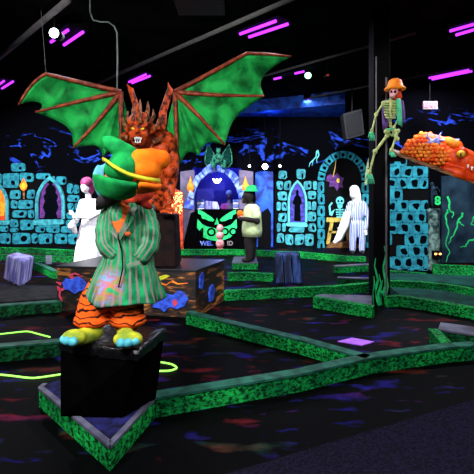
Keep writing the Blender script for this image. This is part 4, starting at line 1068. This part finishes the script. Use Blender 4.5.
mb.limb([w(88, 192), w(88.5, 198)], [.055, .06], 'white')
mb.limb([w(83, 202), w(95, 202)], [.065, .065], 'white'); mb.ball(w(89, 210), (.17, .12, .22), 'white')
mb.limb([w(89, 215), w(90, 226)], [.14, .13], 'white')
mb.limb([w(82, 202), w(79, 212, -.05), w(76, 222, -.15)], [.06, .055, .042], 'white'); mb.limb([w(76, 222, -.15), w(74, 216, -.25)], [.042, .035], 'white')
mb.limb([w(96, 202), w(99, 213, -.05), w(90, 218, -.2)], [.06, .055, .04], 'white'); mb.limb([w(90, 218, -.2), w(81, 217, -.25)], [.04, .032], 'white')
hand(mb, w(74, 216, -.25), (-.3, -.2, .6), (1, 0, .3), 1, 'white'); hand(mb, w(81, 217, -.25), (-1, -.2, .1), (0, 0, 1), 1, 'white')
mb.build('body', t, remesh=.012)
rr = [(0, .35), (.1, .33), (.5, .29), (.9, .23), (1.12, .18), (1.25, .155)]
mb = MB(); x0 = w(91.5, 0).x
fr = [((x0-.02*(1.25-z), d, z), r, r*.8) for z, r in rr]; mb.loft(fr, 'white', 48)
for i in range(len(fr)):
    for j in range(48):
        a = 2*PI*j/48; c = V(fr[i][0]); v = mb.v[i*48+j]; mb.v[i*48+j] = c+(v-c)*(1+.06*(1-i/6)*math.sin(a*11))
mb.build('gown', t, smooth=True)
mb = MB(); mb.limb([w(73, 222, -.22), w(72, 226, -.2), w(75, 232, -.15)], [.05, .08, .05], 'white'); mb.build('sleeve_drape', t, remesh=.015)
mb = MB(); mb.ball(w(87, 183, -.02), (.125, .13, .125), 'magenta', 14, 10); mb.ball(w(90.5, 188, .02), (.08, .1, .14), 'magenta'); mb.build('hair', t, remesh=.014)
for q in (83, 86.6): MB().ball(w(q, 186, -.14), (.012, .01, .008), 'blotch').build('eye', t)
MB().tube([w(83.4, 190.2, -.145), w(85.8, 190.4, -.145)], .006, 'pink', 6).build('mouth', t)

# ------------------------------------------------------------------ prisoner figure
d = 11.5; s = S(d); w = lambda x, y, dd=0: W(x, y, d+dd)
t = thing('prisoner_figure', (w(357, 0).x, d, 0), 'hooded figure in blue and white striped clothes standing before the stone archway', 'figure')
mb = MB(); MM = 'prison'
mb.ball(w(357, 212), (.2, .14, .3), MM, 14, 10); mb.limb([w(351, 204), w(363, 204)], [.09, .09], MM)
mb.limb([w(354, 224), w(353, 238), w(352.5, 250)], [.13, .1, .08], MM); mb.limb([w(360, 224), w(362, 238), w(362, 250)], [.13, .1, .08], MM)
mb.limb([w(364, 205), w(368, 216, -.05), w(366, 228, -.1)], [.09, .07, .055], MM); mb.limb([w(350, 205), w(346, 216, -.1), w(341, 226, -.25)], [.09, .07, .055], MM)
mb.build('striped_suit', t, remesh=.02)
mb = MB(); mb.ball(w(353.5, 194, -.03), (.1, .11, .14), 'bonewhite', 12, 10); mb.ball(w(352.5, 196, -.14), (.02, .025, .025), 'bonewhite'); mb.limb([w(354, 199), w(355, 204), w(357, 222)], [.06, .06, .1], 'bonewhite'); mb.limb([w(355, 206), w(364, 206), w(367.5, 216, -.05), w(366, 228, -.1)], [.05, .05, .045, .04], 'bonewhite'); mb.limb([w(355, 206), w(350.5, 206), w(346.5, 216, -.1), w(341, 226, -.25)], [.05, .05, .045, .04], 'bonewhite')
hand(mb, w(341, 226, -.25), (-.4, -.1, -1), (1, 0, -.3), 1.1, 'bonewhite'); hand(mb, w(366, 229, -.1), (0, -.1, -1), (1, 0, 0), 1.1, 'bonewhite')
mb.build('body', t, remesh=.013)
mb = MB(); mb.limb([w(354.5, 190, .03), w(356.5, 197, .06), w(357, 203, .05)], [.14, .13, .12], 'white'); mb.build('hood', t, remesh=.018)
for q in (351.8, 354.8): MB().ball(w(q, 193.5, -.135), (.018, .01, .015), 'blotch').build('eye', t)
MB().tube([w(352, 198, -.14), w(354.4, 198, -.14)], .007, 'blotch', 6).build('mouth', t)
for q in (352, 362): 
    mb = MB(); p = w(q, 0); mb.limb([(p.x, d, .05), (p.x-.02, d-.16, .045)], [.055, .05], 'darkskin'); mb.build('shoe', t, remesh=.015)
mb = MB(); rows = [[w(344, 212, -.16), w(351, 211, -.14)], [w(340, 224, -.3), w(349, 226, -.2)], [w(336, 236, -.35), w(342, 240, -.3)], [w(333, 242, -.4), w(336, 244, -.36)]]
mb.grid([[r[0].lerp(r[1], k/3)+V((0, -.03*math.sin(PI*k/3), 0)) for k in range(4)] for r in rows], 'white'); mb.build('draped_cloth', t, smooth=True, solid=.02)

# ------------------------------------------------------------------ person in the vest, standing on the platform
d = 9.15; s = S(d); w = lambda x, y, dd=0: W(x, y, d+dd)
t = thing('person', (w(248, 0).x, d, .15), 'person in a pale green vest and green hat seen from the side', 'person')
mb = MB(); MM = 'darkskin'
mb.ball(w(248.5, 196), (.13, .14, .15), MM, 14, 10); mb.ball(w(242.8, 197), (.03, .025, .03), MM); mb.ball(w(245.2, 201.5), (.075, .07, .045), MM); mb.ball(w(250.5, 196.5, -.11), (.02, .012, .03), MM)
mb.limb([w(250, 200), w(251, 207)], [.07, .08], MM); mb.ball(w(252, 214), (.15, .2, .26), MM); mb.ball(w(251, 226), (.17, .19, .2), MM)
mb.limb([w(254, 210, -.22), w(257, 221, -.3), w(245, 219, -.34)], [.08, .075, .055], MM); mb.limb([w(250, 208, .2), w(249, 220, .2), w(243, 218, .1)], [.07, .055, .045], MM)
hand(mb, w(245, 219, -.33), (-1, .1, .2), (0, .3, 1), 1, MM); hand(mb, w(243, 218, .1), (-1, -.1, .2), (0, -.3, 1), 1, MM)
zf_ = .15
for yy, kx in ((-.1, 0), (.1, 3)):
    a = w(251, 230, yy); k = w(249+kx, 243, yy); f = w(249.5+kx, 0, yy); f.z = zf_+.09; tq = w(243.5+kx, 0, yy); tq.z = zf_+.045
    mb.limb([a, k, f], [.15, .11, .075], MM); mb.limb([V((f.x, f.y, zf_+.05)), tq], [.05, .045], MM)
mb.build('body', t, remesh=.014)
mb = MB()
fr = [(w(252, y), rx*s, ry) for y, rx, ry in ((236, 9.6, .27), (230, 10.2, .29), (221, 9.6, .28), (213, 9, .27), (207, 7.4, .24), (204, 4.2, .16))]
mb.loft(fr, 'vest', 28); mb.build('vest', t, smooth=True)
mb = MB(); mb.limb([w(254, 209, -.2), w(256.5, 216, -.27)], [.1, .1], 'vest'); mb.build('vest_sleeve', t, remesh=.02); mb = MB(); mb.limb([w(250, 208, .2), w(249.5, 213, .2)], [.085, .08], 'vest'); mb.build('vest_sleeve', t, remesh=.02)
mb = MB(); c = w(250.5, 191); mb.loft([((c.x+z*.25, c.y, c.z+z), r, r) for z, r in ((-.012, .17), (.0, .17), (.01, .135), (.06, .125), (.1, .11), (.13, .05))], 'green_glow', 24); mb.build('hat', t, smooth=True)
mb = MB(); mb.limb([w(251, 193.5), w(253, 200)], [.1, .07], 'black'); mb.build('hair', t, remesh=.02)
MB().ball(w(245.2, 194.4, -.07), (.012, .014, .011), 'tooth').build('eye', t)
t2 = thing('pink_bundle', w(240.3, 220, -.08), 'round pink and orange bundle held by the person in the vest', 'bundle')
MB().ball(w(240, 213.6, -.08), (.07, .08, .08), 'orange').build('upper_ball', t2, smooth=True); MB().ball(w(240.6, 217, -.08), (.06, .07, .06), 'ball').build('lower_ball', t2, smooth=True)

# ------------------------------------------------------------------ person inside the booth
d = 14.15; s = S(d); w = lambda x, y, dd=0: W(x, y, d+dd)
t = thing('person', (w(229, 0).x, d, 0), 'person with grey hair and magenta sleeves standing inside the blue booth', 'person')
mb = MB(); MM = 'darkskin'
mb.ball(w(229, 196), (.1, .11, .14), 'mauve', 12, 10); mb.ball(w(228, 197.5, -.12), (.02, .02, .02), 'mauve'); mb.limb([w(229, 200), w(229, 204)], [.06, .06], 'mauve')
mb.limb([w(224, 206), w(234, 206)], [.1, .1], 'mauve'); mb.limb([w(229, 208), w(229, 222)], [.18, .17], 'mauve')
mb.limb([w(227, 222), (w(227, 0).x, d, .08)], [.12, .06], 'mauve'); mb.limb([w(231, 222), (w(231, 0).x, d, .08)], [.12, .06], 'mauve')
mb.limb([w(223.5, 206), w(221, 211, -.1), w(219.5, 208, -.3)], [.08, .06, .045], 'mauve'); mb.limb([w(234.5, 206), w(236, 212, -.1), w(234, 209, -.3)], [.08, .06, .045], 'mauve')
hand(mb, w(219.5, 208, -.3), (0, -1, 0), (1, 0, 0), 1, 'mauve'); hand(mb, w(234, 209, -.3), (0, -1, 0), (1, 0, 0), 1, 'mauve')
mb.build('body', t, remesh=.018)
mb = MB(); mb.ball(w(229, 193.5, .03), (.12, .12, .12), 'hair_grey'); mb.build('hair', t, remesh=.02)
mb = MB(); mb.limb([w(223.5, 206), w(221, 211, -.1), w(220, 209, -.22)], [.1, .085, .07], 'magcloth'); mb.limb([w(234.5, 206), w(236, 212, -.1), w(234.3, 210, -.22)], [.1, .085, .07], 'darkskin'); mb.limb([w(226, 206, -.06), w(230, 216, -.08)], [.1, .12], 'darkskin')
mb.build('jacket', t, remesh=.02)
for q in (227, 230.4): MB().ball(w(q, 195.6, -.112), (.014, .01, .012), 'blotch').build('eye', t)

# ------------------------------------------------------------------ blocks on the course
def block(pts_bottom, hgt, lean, mat, name, label, taper=.9):
    q = [V((p[0], p[1], p[2])) for p in pts_bottom]; c = sum(q, V())/4
    t = thing(name, c, label, 'block')
    top = [c+(p-c)*taper+V(lean)+V((0, 0, hgt)) for p in q]
    MB().hexa(q+top, mat).build('stone_body', t, bevel=.03)
    for i in range(4):
        a, b3 = q[i], q[(i+1) % 4]; ta, tb = top[i], top[(i+1) % 4]
        for f in (.33, .66):
            mb = MB(); mb.tube([a.lerp(b3, f), ta.lerp(tb, f)], .008, 'blotch' if mat == 'darkblue' else 'lavender', 6); mb.build('painted_groove', t)
    return t
z0 = .121
z0 = 0.0
zq = .121
P0 = G(6, 285, zq); sc0 = P0.y/F
bq = [G(3, 279, zq), G(20, 287, zq), G(31, 280, zq), G(14, 274, zq)]
block(bq, .42, (.06, .0, 0), 'lavender', 'painted_stone_block', 'pale lavender striped stone block standing on the kerb deck at left', 1.0)
bq = [G(276, 284, .0), G(303, 284, .0), G(303, 279, .0), G(278, 279, .0)]
block(bq, .53, (-.05, 0, 0), 'darkblue', 'painted_stone_block', 'dark blue stone block standing on the course in the middle of the room', .92)
# little hole marker by the left kerb
p = G(49, 264, 0); tag(MB().box((p.x-.07, p.y-.02, 0), (p.x+.07, p.y, .2), 'cap_pale').build('hole_marker', bevel=.004), 'small pale square hole marker in front of the left stone mural', 'marker')

# ------------------------------------------------------------------ skeleton on the column
d = 5.85; s = S(d); w = lambda x, y, dd=0: W(x, y, d+dd)
t = thing('skeleton_figure', w(391, 140), 'yellow green skeleton with an orange hat perched on the black column', 'skeleton')
B_ = 'bone'
mb = MB(); mb.ball(w(393.5, 91), (4.6*s, 5.2*s, 5.6*s), 'ball'); mb.ball(w(392.5, 96, -.03), (3*s, .05, 2.4*s), 'ball'); sk = mb.build('skull', t, remesh=.008)
MB().limb([w(390, 89, .06), w(398.5, 90, .03), w(399.5, 97, .03), w(395, 99, .04)], [3.2*s, 3.2*s, 2.6*s, 2*s], 'redplush').build('hair', sk, smooth=True)
for x in (391.4, 395): MB().ball(w(x, 91.5, -.072), (.017, .01, .017), 'blotch').build('eye_socket', sk)
c = w(395, 85); MB().loft([((c.x+dx, c.y, c.z+z*s), r*s, r*s) for z, r, dx in ((-4.5, 10.4, .0), (-3.4, 10.2, 0), (-1.5, 7.6, 0), (1.5, 7, 0), (4.3, 6, .0), (6, 3.6, .0), (6.4, 1, 0))], 'orange', 24).build('hat', t, smooth=True)
mb = MB(); mb.limb([w(391, 98, .02), w(390, 108, .03), w(390, 118, .03), w(391, 130, .02)], [1.2*s, 1.1*s, 1.1*s, 1.2*s], B_)
for k in range(10): mb.ball(w(390.3, 99+k*3, .03), (1.7*s, 1.8*s, 1*s), B_, 8, 5)
mb.build('spine', t, smooth=True)
mb = MB()
for k in range(7):
    y = 102+k*2.6; rx = (4.6, 5.6, 6.2, 6.3, 6.1, 5.4, 4.4)[k]*s; c = w(390.5, y, -.01)
    mb.tube([c+V((rx*math.cos(a), -.075*math.sin(a) if math.sin(a) > 0 else -.05*math.sin(a), -.022*math.sin(a))) for a in [i*2*PI/20 for i in range(21)]], .011, B_, 6, caps=False)
mb.tube([w(390.5, 101, -.09), w(390.5, 117, -.09)], .012, B_, 6)
mb.build('ribcage', t, smooth=True)
mb = MB(); mb.limb([w(383.5, 102), w(390, 100.5, -.05), w(397.5, 102)], [.014, .014, .014], B_); mb.ball(w(384.5, 104, .03), (.035, .015, .045), B_); mb.ball(w(396, 104, .03), (.035, .015, .045), B_); mb.build('shoulder_bones', t, smooth=True)
mb = MB(); c = w(391, 132)
for q in (-1, 1):
    mb.ball(c+V((q*4*s, 0, .01)), (3.6*s, .03, 2.8*s), B_, rot=Matrix.Rotation(q*.5, 3, 'Y')); mb.limb([c+V((q*3*s, -.01, -.01)), c+V((0, -.03, -.055))], [.018, .014], B_)
mb.build('pelvis', t, remesh=.008)
def bonel(pts, r, name):
    mb = MB(); P = [w(*q) for q in pts]
    mb.tube([P[0], P[0].lerp(P[1], .15), P[0].lerp(P[1], .85), P[1]], [r*1.5, r*.85, r*.8, r*1.4], B_, 8); mb.ball(P[0], r*1.7, B_, 8, 6); mb.ball(P[1], r*1.6, B_, 8, 6)
    return mb.build(name, t, smooth=True)
def skhand(p, dv, sc, name='hand'):
    mb = MB(); side = V((1, 0, 0)); dv = V(dv).normalized(); mb.ball(p, .022*sc, B_, 8, 6)
    for k in range(5):
        st = p+side*(k-2)*.012*sc; e = p+side*(k-2)*.024*sc+dv*(.13 if k else .08)*sc
        mb.tube([st, st.lerp(e, .5)+V((0, -.01, 0)), e], [.008*sc, .008*sc, .006*sc], 'scarf_green', 6); mb.ball(st.lerp(e, .5)+V((0, -.01, 0)), .01*sc, 'scarf_green', 6, 4)
    mb.build(name, t, smooth=True)
bonel([(383.5, 103), (376, 114.5, -.05)], .018, 'upper_arm_bone'); bonel([(376, 114.5, -.05), (372, 130, -.1)], .015, 'forearm_bone'); skhand(w(371.6, 132, -.1), (-.05, -.1, -1), .95)
bonel([(397.5, 103), (400.5, 115, .03)], .018, 'upper_arm_bone'); bonel([(400.5, 115, .03), (394, 127, -.12)], .015, 'forearm_bone'); skhand(w(393.5, 128, -.13), (-1, -.2, -.3), .8)
bonel([(387.5, 135), (375, 151.5, -.12)], .022, 'thigh_bone'); bonel([(375, 151.5, -.12), (369.5, 172, -.1)], .019, 'shin_bone'); skhand(w(369.3, 174, -.1), (-.1, -.5, -.9), 1.2, 'foot')
bonel([(395, 135), (397, 139, -.25)], .022, 'thigh_bone'); bonel([(398, 131, -.28), (391.5, 150, -.26)], .018, 'shin_bone'); skhand(w(391, 151.5, -.26), (0, -.6, -.7), .8, 'foot')
def cloth(rows, mat, name, lab=None):
    o = MB().grid([[w(*a).lerp(w(*b4), k/4)+V((0, -.03*math.sin(PI*k/4), 0)) for k in range(5)] for a, b4 in rows], mat).build(name, t, smooth=True, solid=.015)
    if lab: o['label'] = lab
cloth([((383, 101, .08), (387, 100, .08)), ((382, 112, .09), (388, 112, .08)), ((382.5, 122, .09), (388, 122, .08)), ((383, 130, .09), (387, 127, .08))], 'scarf_purple', 'cape', 'purple cape hanging behind the ribs')
cloth([((396, 99, -.05), (400, 99, -.02)), ((396.5, 108, -.08), (401.5, 108, -.04)), ((397, 118, -.08), (402, 120, -.04)), ((397, 124, -.08), (402, 127, -.04))], 'scarf_green', 'scarf', 'mint green scarf end')
cloth([((400.5, 100, .0), (403, 102, .0)), ((401.5, 110, .0), (404.5, 112, .0)), ((402, 120, .0), (405, 124, .0))], 'scarf_purple', 'cape', 'purple cape edge beside the scarf')
MB().tube([w(386, 110, .06), w(384, 110, .22)], .012, 'black', 6).build('mounting_hook', t)

# ------------------------------------------------------------------ dragon on its plank
d = 6.3; s = S(d); w = lambda x, y, dd=0: W(x, y, d+dd)
t = thing('wooden_shelf', w(420, 168), 'slanting brown plank shelf under the orange dragon', 'shelf')
q = [w(388, 152.5, -.05), w(440, 172, -.3), w(492, 190, -.4), w(492, 186, .35), w(440, 168, .35), w(390, 151, .1)]
MB().prism(q, (0, 0, .05), 'wood').build('plank', t, bevel=.005)
q2 = w(470, 184, .25)
a = w(392, 155, .0); MB().box((cx+.12, 6.2, a.z-.1), (a.x+.15, 6.28, a.z-.02), 'black').build('bracket', t)
t = thing('dragon_figure', w(430, 165), 'glowing orange scaly dragon lying on the plank shelf at right', 'dragon figure')
mb = MB(); MM = 'dragon'
mb.limb([w(402, 153, -.02), w(412, 148), w(424, 145), w(438, 151), (w(452, 158, -.05))], [3*s, 8.5*s, 13*s, 15*s, 14*s], MM, 16)
mb.ball(w(425, 150), (18*s, .2, 15*s), MM, 16, 12)
mb.limb([w(452, 157, -.1), w(466, 162, -.2), w(482, 168, -.25)], [13*s, 12*s, 9*s], MM, 16)
mb.limb([w(446, 169, -.25), w(460, 174, -.32), w(478, 180, -.32)], [4*s, 5*s, 5*s], MM, 12)
mb.limb([w(447, 141, -.12), w(458, 145, -.15)], [4.6*s, 4.6*s], MM); mb.ball(w(463, 152, -.33), (4.6*s, 4*s, 4.6*s), MM)
mb.build('body', t, remesh=.022)
mb = MB()
random.seed(3)
ctr = [(402, 153, 3, -.02), (412, 148, 8.5, 0), (424, 145, 13, 0), (438, 151, 15, 0), (452, 158, 14, -.05)]; sph = [(425, 150, 16, 0)]
for a, b3 in zip(ctr, ctr[1:]):
    for k in range(10): sph.append(tuple(a[i]+(b3[i]-a[i])*k/10 for i in range(4)))
for r_ in range(11):
    for k in range(14):
        x = 398+k*4.3+(r_ % 2)*2.15+random.uniform(-.6, .6); y = 130+r_*3.7+random.uniform(-.5, .5)
        if x > 450+(y-150)*.1: continue
        best = None
        for (sx_, sy_, sr, sd) in sph:
            q_ = sr*sr-(x-sx_)**2-(y-sy_)**2
            if q_ > 0:
                dd_ = sd-math.sqrt(q_)*s
                if best is None or dd_ < best: best = dd_
        if best is None: continue
        rr_ = random.uniform(1.9, 2.5); mb.ball(w(x, y, best), (rr_*s, 1.5*s, rr_*.9*s), 'scale', 8, 6)
mb.build('scales', t, smooth=True)['kind'] = 'stuff'
e = MB().ball(w(461, 154, -.36), (4.2*s, .05, 3.6*s), 'yellow', 12, 8).build('eye', t, smooth=True)
MB().ball(w(461, 155, -.42), (1*s, .015, 2.6*s), 'wood', 8, 6).build('pupil', e)
for a, b3 in (((448, 141, -.2), (456, 144, -.25)),):
    mb = MB(); mb.limb([w(*a), w(*b3)], [4.3*s, 4.2*s], 'orange'); mb.build('brow_bump', t, remesh=.015)
mb = MB()
for x, y in ((468, 167), (472, 169)): mb.tube([w(x, y-2, -.4), w(x-.3, y+1.5, -.42)], [.018, .003], 'tooth', 8)
mb.build('teeth', t)
t2 = thing('claw_ornament', w(432, 138), 'pale blue grey claw resting on the back of the orange dragon', 'ornament')
mb = MB(); MM = 'lavender'
for pts in ([(431, 141), (427, 137), (428, 133)], [(433, 141), (438, 138), (441, 133)], [(431, 142), (426, 143), (423, 146)], [(434, 142), (440, 144), (443, 148)], [(433, 141), (445, 140), (460, 139.5)]):
    mb.limb([w(x, y, -.2) for x, y in pts], [1.7*s, 1.3*s, .7*s], MM)
mb.build('claw', t2, remesh=.01)

# ------------------------------------------------------------------ light
def area(loc, size, e, c, rot=(0, 0, 0), sy=None):
    l = bpy.data.lights.new('lamp', 'AREA'); l.energy = e; l.color = c; l.size = size
    if sy: l.shape = 'RECTANGLE'; l.size_y = sy
    o = bpy.data.objects.new('lamp', l); col.objects.link(o); o.location = loc; o.rotation_euler = rot; return o
def spotl(loc, target, e, c, angle, blend=.5, r=.05):
    l = bpy.data.lights.new('lamp', 'SPOT'); l.energy = e; l.color = c; l.spot_size = math.radians(angle); l.spot_blend = blend; l.shadow_soft_size = r
    o = bpy.data.objects.new('lamp', l); col.objects.link(o); o.location = loc
    o.rotation_euler = (V(target)-V(loc)).to_track_quat('-Z', 'Y').to_euler(); return o
def pointl(loc, e, c, r=.05):
    l = bpy.data.lights.new('lamp', 'POINT'); l.energy = e; l.color = c; l.shadow_soft_size = r
    o = bpy.data.objects.new('lamp', l); col.objects.link(o); o.location = loc; return o
# each blacklight fixture throws its light down
for (c, dv, L_, ws), e in zip(FX, (35, 90, 100, 90, 70, 90, 110, 30)):
    o = area((c.x, c.y, zf-.03), L_*2, e, (.86, .84, 1.0), (0, 0, math.atan2(dv.y, dv.x)), ws*2); o.visible_camera = False
# unseen lamps added for front light, in line with the fixture rows
for x, y, e in ((-2.2, .6, 230), (.9, -.4, 150), (-5.0, 3.5, 80), (3.0, 1.6, 90)):
    o = area((x, y, 4.09), 1.2, e, (.92, .9, 1.0), (0, 0, -.8), .3); o.visible_camera = False
# unseen spots added to brighten the scenery and figures
spotl((-3.6, 6.0, 3.7), (-4.9, 13, 1.2), 3800, (.9, .97, 1.0), 60)
spotl((2.0, 7.5, 3.8), (2.3, 13, 1.2), 2200, (.9, .97, 1.0), 62)
spotl((-1.2, 8.5, 4.2), (-.6, 12.6, 1.1), 1500, (.85, .9, 1.0), 50)
spotl((2.6, 5.0, 4.2), (4.0, 9.2, 1.3), 1100, (.9, 1, 1.0), 55)
spotl((1.4, 1.8, 3.9), (2.7, 6.1, 2.6), 420, (1, .96, .95), 36)
spotl((-1.2, .5, 3.6), (-1.35, 5.9, 2.5), 900, (1, .97, .95), 62)
spotl((-4.6, 6.4, 4.0), (-3.05, 8.4, 1.0), 2300, (.97, .97, 1), 36)
spotl((-1.9, -.6, 3.9), (-.85, 2.85, 1.35), 420, (1, .97, .95), 30)
spotl((-.3, 6.6, 4.0), (.25, 9.15, 1.1), 420, (1, 1, .95), 30)
pointl((-.5, 13.9, 2.3), 50, (.2, .25, 1.0)); pointl(W(176, 225, 11.4), 8, (1, .2, .05))
pointl(W(270, 118, 12.0), 10, (.1, .25, 1.0), .1)
pointl(W(2, 200, 12.2), 10, (1, .25, .08), .1)
# unused colour list for dabs on the floor
random.seed(11)
LC = [(1, .05, .05), (.08, .1, 1), (.05, 1, .35), (.2, .1, 1)]
w_ = bpy.data.worlds.new('world'); bpy.context.scene.world = w_; w_.use_nodes = True
w_.node_tree.nodes['Background'].inputs[0].default_value = (.3, .3, .5, 1); w_.node_tree.nodes['Background'].inputs[1].default_value = .012
sc = bpy.context.scene
sc.view_settings.view_transform = 'Standard'; sc.view_settings.look = 'None'; sc.view_settings.gamma = 1; sc.view_settings.exposure = 0
sc.view_settings.use_curve_mapping = False
sc.cycles.use_denoising = True; sc.cycles.max_bounces = 5; sc.cycles.sample_clamp_indirect = 3
for o in bpy.data.objects:
    if '_o' in o: del o['_o']
